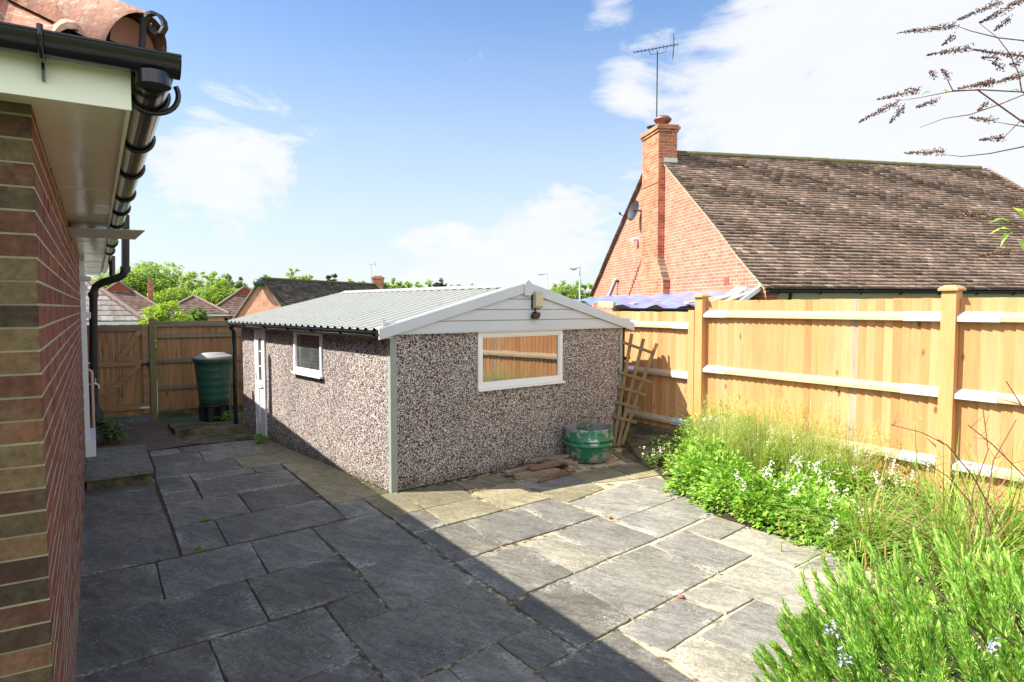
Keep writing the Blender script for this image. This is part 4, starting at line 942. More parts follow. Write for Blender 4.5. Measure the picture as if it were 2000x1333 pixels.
mb = MB(); tv = V((.72, -.69, 0)); mb.tube([V((bc.x, bc.y, zb + .08)) + tv * (rb - .01), V((bc.x, bc.y, zb + .08)) + tv * (rb + .07), V((bc.x, bc.y, zb + .03)) + tv * (rb + .085)], .016, 8); mb.build('tap', M['stand_black'], B)

# ================================================================== TALL AND LOW FENCES
FK = .91
EYE = V((0, 0, CAMH))
def FP(s, off, z): return EYE + (F0 + fd * s + fn * off + Z * z - EYE) * FK
random.seed(21)
zt1 = 2.20
def rail(mbw, mbs, s0_, s1_, zc, br=.42, mbs2=None):
    # arris rail: triangular section, steel cups at its ends
    for (a, b, mbx, g) in ((s0_ + .0, s1_ - .0, mbw, 0.0), (s0_, s0_ + br, mbs, .004), (s1_ - br, s1_, mbs2, .004)):
        mbx.prism([FP(a, .012, zc - .055 - g), FP(a, .085 + g * 1.5, zc - .045 - g), FP(a, .085 + g * 1.5, zc + .0), FP(a, .012, zc + .055 + g)], fd * (b - a) * FK)
def boards(mb, s0_, s1_, z0_, z1_, skip=()):
    s = s0_; i = 0
    while s < s1_ - .02:
        b = min(.105, s1_ - s)
        if not (skip and skip[0] <= i < skip[1]):
            z1__ = z1_ + uni(-.004, .004)
            mb.prism([FP(s, .019, z0_), FP(s, .0, z0_), FP(s + b + .012, -.012, z0_), FP(s + b + .012, -.006, z0_)], Z * (z1__ - z0_) * FK)
        s += .105; i += 1
T = thing('tall_timber_fence', F0, 'tall new orange timber fence of featherboards behind the flower bed', 'fence')
bays = [(0.08, 3.47), (3.63, 7.0), (7.16, 10.2)]
for i, (a, b) in enumerate(bays):
    mb = MB(); boards(mb, a, b, .06, zt1, (22, 23) if i == 0 else ()); mb.build('board_panel', M['fence_board'], T)
    if i == 0:
        mb = MB(); s = a + 22 * .105; mb.prism([FP(s, .013, .06), FP(s, .0, .06), FP(s + .115, -.012, .06), FP(s + .115, -.004, .06)], Z * (zt1 - .06) * FK); gb = mb.build('board', M['grey_board'], T); gb['label'] = 'single weathered grey board'
    for zc in (1.99, 1.14, .35):
        mw, ms, ms2 = MB(), MB(), MB(); rail(mw, ms, a - .01, b + .01, zc, .42, ms2)
        rr = mw.build('rail', M['fence_rail'], T)
        for q in (ms, ms2): q.build('end_bracket', M['steel_bracket'], rr)
    mb = MB(); mb.box(FP(a, .0, -.02), fd * (b - a) * FK, fn * .04, Z * .08); mb.build('gravel_board', M['fence_post'], T)
for s in (0.0, 3.55, 7.08):
    mb = MB(); w_ = .15 if s > 0 else .145
    mb.box(FP(s - w_ / 2, -.03, -.05), fd * w_ * FK, fn * (.14) * FK, Z * (2.33 if s > 0 else 2.30) * FK); po = mb.build('post', M['fence_post'], T)
    c = FP(s, .04, 2.28 if s > 0 else 2.25); mb = MB(); hw = .092
    b4 = [c + fd * a * hw + fn * b * hw for a, b in ((-1, -1), (1, -1), (1, 1), (-1, 1))]; t4 = [c + fd * a * hw * .55 + fn * b * hw * .55 + Z * .055 for a, b in ((-1, -1), (1, -1), (1, 1), (-1, 1))]
    m4 = [p + Z * .02 for p in b4]
    mb.add(b4 + m4 + t4, [(3, 2, 1, 0), (0, 1, 5, 4), (1, 2, 6, 5), (2, 3, 7, 6), (3, 0, 4, 7), (4, 5, 9, 8), (5, 6, 10, 9), (6, 7, 11, 10), (7, 4, 8, 11), (8, 9, 10, 11)]); mb.build('post_cap', M['fence_post'], po)
T2 = thing('low_timber_fence', FP(-1, 0, 0), 'lower new timber fence half shaded behind the trellis', 'fence')
mb = MB(); boards(mb, -3.7, -.18, .06, 2.02); mb.build('board_panel', M['fence_board'], T2)
for zc in (1.80, 1.0, .22):
    mw, ms, ms2, mx_ = MB(), MB(), MB(), MB(); rail(mw, ms, -1.83, -.20, zc, .38, ms2); rail(mw, mx_, -3.7, -1.83, zc, .3, mx_)
    rr = mw.build('rail', M['fence_rail'], T2)
    for q in (ms, ms2): q.build('end_bracket', M['steel_bracket'], rr)
mb = MB(); mb.box(FP(-.215, -.03, -.05), fd * .11, fn * .12, Z * 2.10 * FK); mb.build('post', M['fence_post'], T2)
mb = MB(); mb.box(FP(-3.7, .0, -.02), fd * 3.5 * FK, fn * .04, Z * .08); mb.build('gravel_board', M['old_rail'], T2)

# soil of the bed, rising to the fence
edge = [gnd(1262, 905), gnd(1320, 960), gnd(1400, 1010), gnd(1500, 1042), gnd(1620, 1068), gnd(1720, 1090), V((2.7, 4.6, 0)), V((1.9, 3.9, 0)), V((1.5, 3.2, 0)), V((1.6, 2.2, 0)), V((2.6, 1.2, 0)), V((4.5, .2, 0))]
mb = MB(); ring = [V((p.x, p.y, .012)) for p in edge] + [FP(9.9, 0, .012), FP(-.2, 0, .012)]
ne = len(edge); NV = 8; gs = []
for i in range(ne):
    a = V((edge[i].x, edge[i].y, .012)); sp_ = -.2 + 10.1 * (i / (ne - 1)) ** 1.25; b = FP(sp_, -.03, .0)
    for j in range(NV + 1):
        q = a.lerp(b, j / NV); q.z = .012 + (b.z - .012) * smooth01(j / NV * 1.1) + (uni(-.012, .02) if 0 < j < NV else 0); gs.append(q)
mb.add(gs, [(i * (NV + 1) + j, (i + 1) * (NV + 1) + j, (i + 1) * (NV + 1) + j + 1, i * (NV + 1) + j + 1) for i in range(ne - 1) for j in range(NV)], 0, True)
ms_ = MB(); ms_.face([gnd(1215, 890, .006), gnd(1262, 912, .006), FP(-.15, -.02, .02), FP(-2.2, -.02, .02), gnd(1216, 872, .006)]); tag(ms_.build('side_path', M['moss_conc'], origin=(0, 0, 0)), 'mossy sloping paving under the low fence', kind='structure')
tag(mb.build('garden_soil', M['soil'], origin=(0, 0, 0)), 'dark soil of the flower bed', kind='structure')

# ================================================================== KEG PLANTER, TIMBER, TRELLIS
kc = V((1.055, 8.95, 0)); kr = .325
KG = thing('keg_planter', kc, 'cut down metal keg with flaking green paint used as planter', 'planter')
mb = MB(); hk = .46
mb.lathe(kc, [(kr - .09, .0), (kr - .06, .012), (kr - .035, .05), (kr - .03, .055), (kr - .012, .10), (kr - .008, .2), (kr + .004, .22), (kr + .022, .235), (kr + .022, .245), (kr + .004, .26), (kr - .006, .275), (kr + .0, .29), (kr + .02, .305), (kr + .02, .315), (kr + .002, .33), (kr, .44), (kr + .003, hk), (kr - .008, hk)], 48)
mb.build('keg_body', M['keg'], KG)
mb = MB(); mb.lathe(kc, [(kr - .008, hk), (kr - .012, hk - .12)], 48); mb.build('inner_wall', M['zinc'], KG)
mb = MB(); mb.lathe(kc, [(kr - .012, hk - .12), (.15, hk - .1), (.001, hk - .095)], 32); mb.build('compost', M['soil'], KG)

def leaf(mb, p, d, up, L_, W_, m=0, bend=.25):
    d = d.normalized(); sd_ = d.cross(up)
    if sd_.length < .05: sd_ = d.cross(V((1, .3, 0)))
    sd_.normalize(); nn = sd_.cross(d)
    mid_ = p + d * L_ * .45 + nn * L_ * .06; tip = p + d * L_ - nn * L_ * bend
    mb.add([p, mid_ + sd_ * W_ / 2 + nn * W_ * .15, tip, mid_ - sd_ * W_ / 2 + nn * W_ * .15, mid_ - nn * W_ * .1], [(0, 1, 4), (1, 2, 4), (2, 3, 4), (3, 0, 4)], m, False)
def blade(mb, p, d, L_, W_, droop, seg=4, m=0):
    d = V(d).normalized(); sd_ = d.cross(Z)
    if sd_.length < .05: sd_ = V((1, 0, 0))
    sd_.normalize(); hz = V((d.x, d.y, 0)); vs = []; q = V(p); dd = d.copy()
    for i in range(seg + 1):
        ww = W_ * (1 - (i / seg) ** 1.6) * .5 + .0004
        vs += [q - sd_ * ww, q + sd_ * ww]
        dd = (dd + (hz * .3 - Z) * droop / seg).normalized(); q = q + dd * L_ / seg
    mb.add(vs, [(2 * i, 2 * i + 1, 2 * i + 3, 2 * i + 2) for i in range(seg)], m, False)
def rdir(el0=-.2, el1=1.0):
    a = uni(0, 2 * math.pi); z = uni(el0, el1); r = math.sqrt(max(0, 1 - z * z)); return V((r * math.cos(a), r * math.sin(a), z))
def stem_plant(mbs, mbl, p, h, nleaf, ll, lean=.15, r=.004, lw=.4, m=0):
    top = p + V((uni(-lean, lean), uni(-lean, lean), h)); mid_ = p.lerp(top, .5) + V((uni(-.02, .02), uni(-.02, .02), 0))
    mbs.tube([p, mid_, top], [r, r * .8, r * .4], 5)
    for i in range(nleaf):
        t = .15 + .85 * (i + rnd() * .5) / nleaf; q = p.lerp(mid_, t * 2) if t < .5 else mid_.lerp(top, t * 2 - 1)
        a = i * 2.4 + uni(-.3, .3); dv = V((math.cos(a), math.sin(a), uni(.1, .6))); leaf(mbl, q, dv, Z, ll * uni(.7, 1.1) * (1.1 - .4 * t), ll * lw, m)
    return top
random.seed(5)
kp = thing('keg_seedlings', kc + Z * (hk - .1), 'thin green seedlings growing in the keg planter', 'plant')
ms, ml = MB(), MB()
for i in range(9):
    a = uni(0, 6.28); r = uni(0, .2); stem_plant(ms, ml, kc + V((-.03 + r * math.cos(a), r * math.sin(a), hk - .1)), uni(.14, .42) if i < 5 else uni(.1, .2), 12, .07, .06)
ms.build('stem', M['green_stem'], kp); ml.build('leaves', M['weed'], kp)

# timber offcuts
random.seed(9)
wc = at(1052, 925, 8.05); wc.z = 0
planks = [('thick split brown offcut lying at the front of the woodpile', at(1003, 928, 7.9), at(1092, 918, 8.15), .10, .085, .0, ''),
          ('long thin bleached board lying on top of the woodpile', at(1035, 908, 8.15), at(1110, 899, 8.40), .10, .022, .165, ''),
          ('short dark offcut poking out left of the woodpile', at(986, 922, 8.0), at(1050, 908, 8.4), .085, .06, .02, ''),
          ('splintered brown offcut resting across the middle of the woodpile', at(1036, 922, 7.95), at(1116, 906, 8.38), .075, .055, .10, ''),
          ('flat dark board half hidden under the back of the woodpile', at(1010, 912, 8.35), at(1108, 903, 8.55), .12, .07, .0, ''),
          ('narrow brown strip on the ground right of the woodpile', at(1052, 938, 7.75), at(1122, 918, 8.25), .05, .03, .0, ''),
          ('short grey wedge leaning on the right end of the woodpile', at(1086, 903, 8.28), at(1126, 920, 8.1), .085, .04, .13, '')]
for lb, p, q, wd, ht, zz, _ in planks:
    p = V((p.x, p.y, zz + ht / 2)); q = V((q.x, q.y, zz + ht / 2 + uni(-.01, .02)))
    if zz < .03: q.z = zz + ht / 2
    mb = MB(); dv = q - p; L_ = dv.length; dn = dv.normalized(); sd_ = dn.cross(Z).normalized(); up_ = sd_.cross(dn); ns = 9; vs = []
    for i in range(ns + 1):
        c = p + dv * (i / ns); k = 1 if 0 < i < ns else .72
        for a, b in ((-1, -1), (1, -1), (1, .6), (.6, 1), (-.7, 1), (-1, .5)):
            vs.append(c + sd_ * (a * wd / 2 * k + uni(-.007, .007)) + up_ * (b * ht / 2 * k + uni(-.005, .005)) + dn * uni(-.012, .012))
    fs = [(6 * i + j, 6 * i + (j + 1) % 6, 6 * i + 6 + (j + 1) % 6, 6 * i + 6 + j) for i in range(ns) for j in range(6)] + [tuple(range(6))[::-1], tuple(range(6 * ns, 6 * ns + 6))]
    mb.add(vs, fs); tag(mb.build('timber_offcut', M['scrap'], origin=(p.x, p.y, 0)), lb, 'scrap wood', 'wood offcuts heaped on the patio')

TR = thing('fan_trellis', gnd(1207, 873), 'wooden fan trellis leaning by the garage corner and low fence', 'trellis')
def trp(px, py): return at(px, py, 9.72 + (870 - py) * .0009)
ups = [((1198, 872), (1216, 760), (1234, 652)), ((1207, 872), (1232, 760), (1257, 662)), ((1215, 870), (1247, 765), (1283, 671))]
for u in ups:
    mb = MB(); a, m2, b = [trp(*p) for p in u]; mb.bar(a, m2, .05, .022, up=(0, -1, 0)); mb.bar(m2, b, .05, .022, up=(0, -1, 0)); mb.build('upright', M['trellis_wood'], TR)
for (x0, y0, x1, y1) in ((1214, 668, 1272, 689), (1208, 726, 1273, 747), (1205, 754, 1262, 772), (1200, 784, 1251, 798), (1197, 813, 1243, 825)):
    mb = MB(); a, b = trp(x0, y0) + V((0, -.02, 0)), trp(x1, y1) + V((0, -.02, 0)); mb.bar(a, b, .045, .016, up=(0, -1, 0)); mb.build('crossbar', M['trellis_wood'], TR)

# ================================================================== PLANTING
def inside_bed(p): return inpoly(p, ring)
def soilz(p):
    # height of the raised soil, from the distance to the fence
    dd = (V((p.x, p.y, 0)) - V((FP(0, 0, 0).x, FP(0, 0, 0).y, 0))).dot(fn); return .19 * smooth01(1.1 - dd / 1.9)
random.seed(31)
BG = 'leafy clumps along the patio edge'
# bright leafy clumps along the front edge
clumps = [(1385, 930, .36, .46, 'bright leafy clump at the far corner of the bed by the low fence'), (1395, 955, .40, .50, 'second bright leafy clump along the patio edge, before the feathery grass'),
          (1450, 985, .42, .48, 'fresh green leafy clump at the bend of the patio edge'), (1530, 1010, .38, .40, 'low leafy clump with a few white flowers at the patio edge'),
          (1610, 1035, .36, .34, 'low rounded leafy clump halfway along the patio edge'), (1690, 1060, .34, .32, 'small leafy clump beside the drooping catkins'),
          (1400, 890, .42, .62, 'tall leafy clump before the first fence post'), (1480, 915, .45, .60, 'deep leafy clump beneath the feathery grass'),
          (1560, 940, .42, .52, 'leafy clump among the white flowers in mid bed'), (1640, 985, .40, .46, 'leafy clump among the white flowers nearer the sedge'), (1430, 850, .40, .62, 'leafy clump close to the low end of the tall fence'), (1560, 875, .42, .60, 'leafy clump at the foot of the feathery grass near the fence'), (1680, 900, .42, .55, 'leafy clump below the grey fence board')]
def leafclump(base, rad, h, label, n=900, mat='balm', ll=.055, group=None, name='leafy_clump'):
    t = thing(name, base, label, 'plant', group); ml, ms = MB(), MB()
    for i in range(26):
        a = uni(0, 6.28); r = rad * math.sqrt(rnd()) * .8; ms.tube([base + V((r * .4 * math.cos(a), r * .4 * math.sin(a), 0)), base + V((r * math.cos(a), r * math.sin(a), h * (1 - .5 * (r / rad) ** 2) * .9))], [.004, .002], 4)
    for i in range(n):
        dv = rdir(-.05, 1.0); rr = (rnd() ** .35); bump_ = 1 + .16 * math.sin(5 * dv.x + base.x * 9) + .16 * math.cos(6 * dv.y + base.y * 7)
        q = base + V((dv.x * rad, dv.y * rad, max(dv.z, 0) * h)) * rr * bump_; q.z += .02
        ld = (dv + V((uni(-.7, .7), uni(-.7, .7), uni(-.3, .5)))).normalized()
        leaf(ml, q, ld, V((uni(-.4, .4), uni(-.4, .4), 1)), ll * uni(.6, 1.25), ll * uni(.45, .65))
    ms.build('stems', M['green_stem'], t); ml.build('leaves', M[mat], t); return t
for px, py, rad, h, lb in clumps:
    b = gnd(px, py); leafclump(V((b.x, b.y, 0)) + fn * .16, rad, h, lb, 1500, ll=.074, group=BG)
# feathery grass tufts towards the fence
def grasstuft(base, h, rad, n, label, mat='grass', group=None, wd=.004, name='grass_tuft', droop=.9, seeds=True):
    t = thing(name, base, label, 'grass tuft', group); mb = MB(); n = int(n * .6)
    for i in range(n):
        a = uni(0, 6.28); r = rad * rnd(); p = base + V((r * math.cos(a), r * math.sin(a), 0)); sp = uni(.05, .55)
        dv = V((math.cos(a) * sp, math.sin(a) * sp, 1)); L_ = h * uni(.6, 1.15)
        blade(mb, p, dv, L_, wd * uni(.7, 1.5), droop * uni(.3, 1.2), 5)
        if seeds and rnd() < .55:      # airy panicle
            tip = p + dv.normalized() * L_ * .8
            for k in range(7): blade(mb, tip + V((uni(-.03, .03), uni(-.03, .03), uni(-.12, .08))), rdir(-.2, .9), uni(.05, .12), .0028, .9, 2)
    mb.build('blades', M[mat], t); return t
GG = 'feathery grasses by the tall fence'
tufts = [(.75, .42, .80, 'feathery pale grass just right of the first tall fence post'), (1.1, .75, .85, 'thick feathery grass below the low rail end'), (1.55, .5, .92, 'tallest feathery grass tuft against the fence'),
         (1.75, 1.0, .78, 'feathery grass arching over the white flowers'), (2.1, .45, .86, 'feathery grass tuft left of the grey fence board'), (2.4, .9, .74, 'loose feathery grass before the grey fence board'),
         (1.3, 1.2, .62, 'soft grass mound in the middle of the bed'), (2.75, .6, .70, 'thin feathery grass near the second fence post')]
for s, off, h, lb in tufts: grasstuft(FP(s, off, 0), h, .26, 420, lb, group=GG)
# white flowered plants
WG = 'white flowered plants in the bed'
wf = [(1470, 960, .52, 'white flower spikes beside the bright leafy clumps'), (1535, 955, .56, 'white flower spikes in the middle of the bed'), (1590, 985, .50, 'white flower spikes above the low leafy clump'), (1500, 900, .62, 'white flower spikes just under the feathery grass'),
      (1580, 905, .62, 'white flower spikes below the grey fence board'), (1640, 935, .58, 'white flower spikes left of the sedge'), (1690, 985, .55, 'white flower spikes at the foot of the sedge'), (1700, 920, .60, 'white flower spikes before the second fence post'),
      (1770, 960, .60, 'white flower spikes behind the rosemary top'), (1650, 1030, .38, 'short white flowers at the patio edge'), (1760, 905, .66, 'white flower spikes right under the second fence post'), (1620, 880, .66, 'farthest white flower spikes near the fence')]
for px, py, h, lb in wf:
    b = gnd(px, py + 55); b = V((b.x, b.y, 0)); t = thing('white_flower_plant', b, lb, 'flowering plant', WG); ml, ms, mf = MB(), MB(), MB()
    for i in range(70):
        a = uni(0, 6.28); sp = uni(.1, .9); blade(ml, b + V((uni(-.14, .14), uni(-.14, .14), 0)), V((math.cos(a) * sp, math.sin(a) * sp, 1)), h * uni(.6, 1), .013, 1.0, 5)
    for i in range(7):
        a = uni(0, 6.28); r = uni(.05, .34); top = b + V((r * math.cos(a), r * math.sin(a), h * uni(.72, 1.12))); ms.tube([b + V((uni(-.05, .05), uni(-.05, .05), 0)), top.lerp(b, .4) + Z * .03, top], [.004, .0035, .002], 4)
        mf = MB()
        for k in range(7):
            q = top + V((uni(-.022, .022), uni(-.022, .022), -.015 * k + .02))
            for _ in range(2): leaf(mf, q, rdir(-.8, .4), Z, .027, .02)
        mf.build('flower_head', M['white_fl'], t)
    for i in range(160):
        q = b + V((uni(-.3, .3), uni(-.3, .3), uni(.02, h * .7))); leaf(ml, q, rdir(-.1, .9), Z, uni(.03, .06), .024)
    ml.build('leaves', M['strap'], t); ms.build('stems', M['green_stem'], t);
# ground cover beneath
mb = MB()
for i in range(9000):
    p = V((uni(1.3, 6.5), uni(1.5, 10.3), 0))
    if not inside_bed(p): continue
    q = p + Z * (soilz(p) + uni(.02, .26)); leaf(mb, q, rdir(0, 1), Z, uni(.03, .07), .03)
tag(mb.build('undergrowth', M['balm'], origin=(3, 6, 0)), 'low green undergrowth filling the bed', 'undergrowth', kind='stuff')

# sedges with hanging catkins
SG = 'pendulous sedges behind the rosemary'
sed = [(V((3.72, 4.95, 0)), 1.25, 'tallest sedge half out of the photo behind the rosemary'), (V((3.3, 4.55, 0)), 1.05, 'sedge rising straight behind the rosemary shoots'), (V((2.95, 5.35, 0)), .95, 'pendulous sedge hanging over the patio edge'), (V((3.45, 5.1, 0)), 1.1, 'large pendulous sedge behind the rosemary'), (V((3.9, 5.7, 0)), 1.05, 'sedge with reddish stalks below the second fence post'), (V((4.3, 5.0, 0)), 1.15, 'tall sedge with reddish stalks at the right of the bed')]
for b, h, lb in sed:
    t = thing('sedge', b, lb, 'sedge', SG); ml, mc, mr = MB(), MB(), MB()
    for i in range(190):
        a = uni(0, 6.28); sp = uni(.1, .9); blade(ml, b + V((uni(-.1, .1), uni(-.1, .1), 0)), V((math.cos(a) * sp, math.sin(a) * sp, 1)), h * uni(.6, 1.1), .013, uni(.7, 1.8), 6)
    for i in range(16):
        a = uni(0, 6.28); sp = uni(.2, .55); L_ = h * uni(.8, 1.05); pts = []; q = b.copy(); dd = V((math.cos(a) * sp, math.sin(a) * sp, 1)).normalized()
        for k in range(9): pts.append(q.copy()); dd = (dd + V((math.cos(a) * .1, math.sin(a) * .1, -.16 - .03 * k))).normalized(); q = q + dd * L_ / 8
        mr.tube(pts, .003, 4)
        for k in (8,):
            mc = MB(); e = pts[k]; mc.tube([e, e + V((uni(-.01, .01), uni(-.01, .01), -.07)), e + V((uni(-.015, .015), 0, -.15))], [.003, .0085, .004], 6); mc.build('catkin', M['catkin'], t)
    for i in range(8):
        a = uni(0, 6.28); sp = uni(.1, .9); q = b + V((uni(-.15, .15), uni(-.15, .15), .1)); L_ = h * uni(.5, .85)
        e = q + V((math.cos(a) * sp, math.sin(a) * sp, 1)).normalized() * L_; mr.tube([q, q.lerp(e, .5) + V((uni(-.04, .04), 0, 0)), e], [.0055, .004, .002], 4, 1)
    ml.build('blades', M['strap'], t); mr.build('stalks', [M['green_stem'], M['pink_dry']], t)
# dead arching stems
DG = 'dead arching stems in the bed'
dead = [([(1800, 900), (1850, 930), (1890, 975), (1910, 1020)], 4.8, 'dark dead stem arching over the sedge'), ([(1740, 830), (1800, 845), (1850, 870), (1900, 930), (1960, 1040)], 4.6, 'long dark dead stem curving before the second fence post'),
        ([(1965, 745), (2000, 800), (2060, 900), (2100, 1100)], 4.2, 'thick dark dead stem at the right edge of the photo'), ([(1890, 830), (1940, 870), (2000, 930), (2050, 1050)], 4.3, 'reddish dead stem crossing the second fence bay'),
        ([(1920, 800), (1930, 880), (1900, 960), (1890, 1080)], 4.6, 'upright reddish dead stem behind the rosemary'), ([(1605, 922), (1640, 928), (1680, 937), (1720, 990), (1730, 1080)], 5.8, 'short bent dead twig above the white flowers'),
        ([(1985, 820), (1940, 900), (1925, 1000), (1950, 1120)], 4.0, 'thin dead stem crossing behind the rosemary top')]
for pts, Y, lb in dead:
    P_ = [at(x, y, Y) for x, y in pts]; e = P_[-1]; P_.append(V((e.x + .05, e.y, max(0.0, min(e.z - .25, .3))))); P_.append(V((e.x + .08, e.y + .03, 0)))
    mb = MB(); mb.tube(P_, [.003 + .004 * i / len(P_) for i in range(len(P_))], 6)
    for k in range(len(P_) - 3):
        for _ in range(2):
            q = P_[k].lerp(P_[k + 1], rnd()); mb.tube([q, q + rdir(.1, .9) * uni(.05, .16)], [.0025, .001], 4)
    tag(mb.build('dead_stem', M['dry'], origin=V((P_[-1].x, P_[-1].y, 0))), lb, 'dead stem', DG)
# tall weed by fence with long leaf
def talls(base, h, lb):
    t = thing('tall_weed', base, lb, 'weed'); ms, ml = MB(), MB(); ms.tube([base, base + V((.02, 0, h * .5)), base + V((-.01, .01, h))], [.006, .005, .002], 5)
    for i in range(9):
        a = uni(0, 6.28); q = base + Z * h * (.3 + .7 * i / 9); leaf(ml, q, V((math.cos(a), math.sin(a), .3)), Z, uni(.08, .2), .025)
    ms.build('stem', M['green_stem'], t); ml.build('leaves', M['strap'], t)
b = gnd(1745, 1000); talls(V((b.x + .2, b.y, 0)), 1.05, 'tall green weed with long leaves before the second fence bay post')
b = gnd(1385, 905); grasstuft(V((b.x, b.y + .3, 0)), .95, .05, 26, 'few tall thin grass stalks in front of the first fence post', 'strap', name='grass_stalks', wd=.006, droop=.5)
b = gnd(1318, 935); grasstuft(V((b.x + .02, b.y + .1, 0)), .42, .06, 60, 'arching grass at the far end of the leafy clumps', 'strap', name='grass_tuft', wd=.012, droop=1.5)
# small weeds
def weed(px, py, h, r, n, lb, mat='weed', ll=.06, z=0.0, fl=0, cat='weed', name='weed'):
    b = gnd(px, py, z); t = thing(name, b, lb, cat); ms, ml, mf = MB(), MB(), MB()
    for i in range(n):
        a = uni(0, 6.28); top = stem_plant(ms, ml, b + V((uni(-r, r) * .3, uni(-r, r) * .3, 0)), h * uni(.5, 1), 9, ll, r, .003, .35)
        if fl and i < fl:
            mf = MB()
            for k in range(6): leaf(mf, top + V((uni(-.015, .015), uni(-.015, .015), uni(-.01, .02))), rdir(0, 1), Z, .02, .018)
            mf.build('flower_head', M['white_fl'], t)
    ms.build('stems', M['green_stem'], t); ml.build('leaves', M[mat], t)
weed(510, 866, .17, .12, 22, 'bushy weed growing at the foot of the garage door', 'balm', .05)
weed(537, 862, .26, .04, 3, 'single upright weed stem against the garage wall', 'weed', .05)
weed(490, 838, .12, .10, 9, 'small flowering weed left of the garage door', 'weed', .04, fl=7)
weed(215, 868, .48, .28, 26, 'shrubby dull green weed at the foot of the black soil pipe', 'weed', .15)
weed(440, 822, .18, .14, 8, 'small weed beside the water butt stand', 'balm', .09, z=.09)
weed(1275, 918, .30, .13, 14, 'small pale flowering weed in the patio joint by the bed', 'strap', .05, fl=12)
weed(1232, 868, .17, .08, 5, 'small weed at the foot of the trellis', 'balm', .06)
weed(1276, 868, .20, .06, 3, 'small weed at the foot of the low fence', 'balm', .05)
weed(1197, 885, .14, .06, 4, 'tiny weed right of the keg planter', 'weed', .04)
weed(398, 1018, .03, .04, 6, 'tiny tuft in a joint of the shaded slabs', 'balm', .03)
weed(388, 1075, .03, .04, 5, 'tiny tuft low in the shaded slab joint left of centre', 'balm', .03)
weed(236, 858, .10, .10, 12, 'low moss green weed between path and pipe', 'balm', .05)
# twig and stones on paving
mb = MB(); a = [zp(5, 215, 408, .012), zp(5, 255, 396, .02), zp(5, 290, 400, .012), zp(5, 330, 384, .03)]; mb.tube(a, .007, 5); mb.tube([a[1], zp(5, 265, 385, .03)], .004, 4); mb.tube([a[2], zp(5, 310, 402, .02)], .004, 4)
tag(mb.build('fallen_twig', M['trellis_wood']), 'small dry twig lying on the slabs before the garage', 'twig')
mb = MB(); p = zp(7, 250, 740, .0); mb.lathe(p, [(.001, 0), (.026, .002), (.022, .014), (.01, .02), (.001, .021)], 9); tag(mb.build('brick_chip', M['terracotta']), 'small red brick chip on the sunny paving', 'stone')
mb = MB(); p = zp(5, 1225, 600, .0); mb.lathe(p, [(.001, 0), (.022, .002), (.018, .016), (.001, .022)], 7); tag(mb.build('brick_chip', plain('orange_chip', (.4, .2, .08), .9)), 'small orange stone chip by the far paving joint', 'stone')

# rosemary in the foreground
random.seed(77)
rc = V((2.74, 2.98, 0)); ra, rbb, rh = 1.36, 1.35, .74
RS = thing('rosemary_bush', rc, 'big rosemary bush with upright needled shoots in the near corner', 'shrub')
mn, mw, mfl = MB(), MB(), MB()
def sprig(p, d, L_, sz=1.0):
    d = d.normalized(); q = p.copy(); pts = [p.copy()]; dd = d.copy(); n = int(L_ / .0135); x = d.cross(V((.3, .9, .1))).normalized()
    step = L_ / n; bendv = V((uni(-.06, .06), uni(-.06, .06), .05))
    for i in range(n):
        dd = (dd + bendv * .12).normalized(); q = q + dd * step
        if i % 6 == 5: pts.append(q.copy())
        y = dd.cross(x).normalized(); t = i / n; a0 = i * 1.2 + uni(-.3, .3)
        nl = .082 * sz * (1 - .45 * t) * uni(.8, 1.15)
        for k in range(3):
            a = a0 + 2.09 * k; rad_ = x * math.cos(a) + y * math.sin(a)
            nd = (rad_ * (.62 - .3 * t) + dd * (.85 + .5 * t)).normalized(); sdv = nd.cross(dd).normalized() * .0050 * sz
            e = q + nd * nl; m_1 = q + nd * nl * .55 + rad_ * nl * .07
            mn.add([q - sdv * .6, q + sdv * .6, m_1 + sdv, e, m_1 - sdv], [(0, 1, 2, 4), (4, 2, 3)], 0)
    pts.append(q.copy()); mw.tube(pts, [.0028 - .0018 * i / len(pts) for i in range(len(pts))], 4, 1, False)
nsp = 0
while nsp < 1050:
    dv = rdir(-.08, 1.0)
    if dv.y > .35 and rnd() < .72: continue       # thinner where it faces away from the path
    lump = 1 + .10 * math.sin(7 * dv.x + 1) * math.cos(6 * dv.y) + uni(-.06, .05); k = lump * (.93 if rnd() < .6 else uni(.72, .95))
    p = rc + V((dv.x * ra * k, dv.y * rbb * k, max(.03, (max(dv.z, 0) ** .75) * rh * k * (.82 + .26 * dv.x + .10 * dv.y) - .05)))
    up_ = V((dv.x * .75 + uni(-.42, .38), dv.y * .7 + uni(-.4, .4), .75 + .45 * dv.z))
    sprig(p, up_, uni(.20, .40), uni(.85, 1.2)); nsp += 1
for i in range(26):
    a = uni(0, 6.28); e = rc + V((math.cos(a) * ra * uni(.3, .8), math.sin(a) * rbb * uni(.3, .8), uni(.4, .8))); b = rc + V((uni(-.2, .2), uni(-.2, .2), 0))
    mw.tube([b, b.lerp(e, .4) + Z * -.05, b.lerp(e, .75) + V((uni(-.05, .05), uni(-.05, .05), .03)), e], [.016, .012, .008, .004], 6)
for i in range(520):                                # inner leafy body so the bush is dense
    dv = rdir(-.0, 1.0); k = uni(.45, .8); p = rc + V((dv.x * ra * k, dv.y * rbb * k, max(.03, (max(dv.z, 0) ** .75) * rh * k * (.82 + .26 * dv.x + .10 * dv.y))))
    for _ in range(14): leaf(mn, p + V((uni(-.07, .07), uni(-.07, .07), uni(-.07, .07))), rdir(-.3, 1), Z, .055, .008)
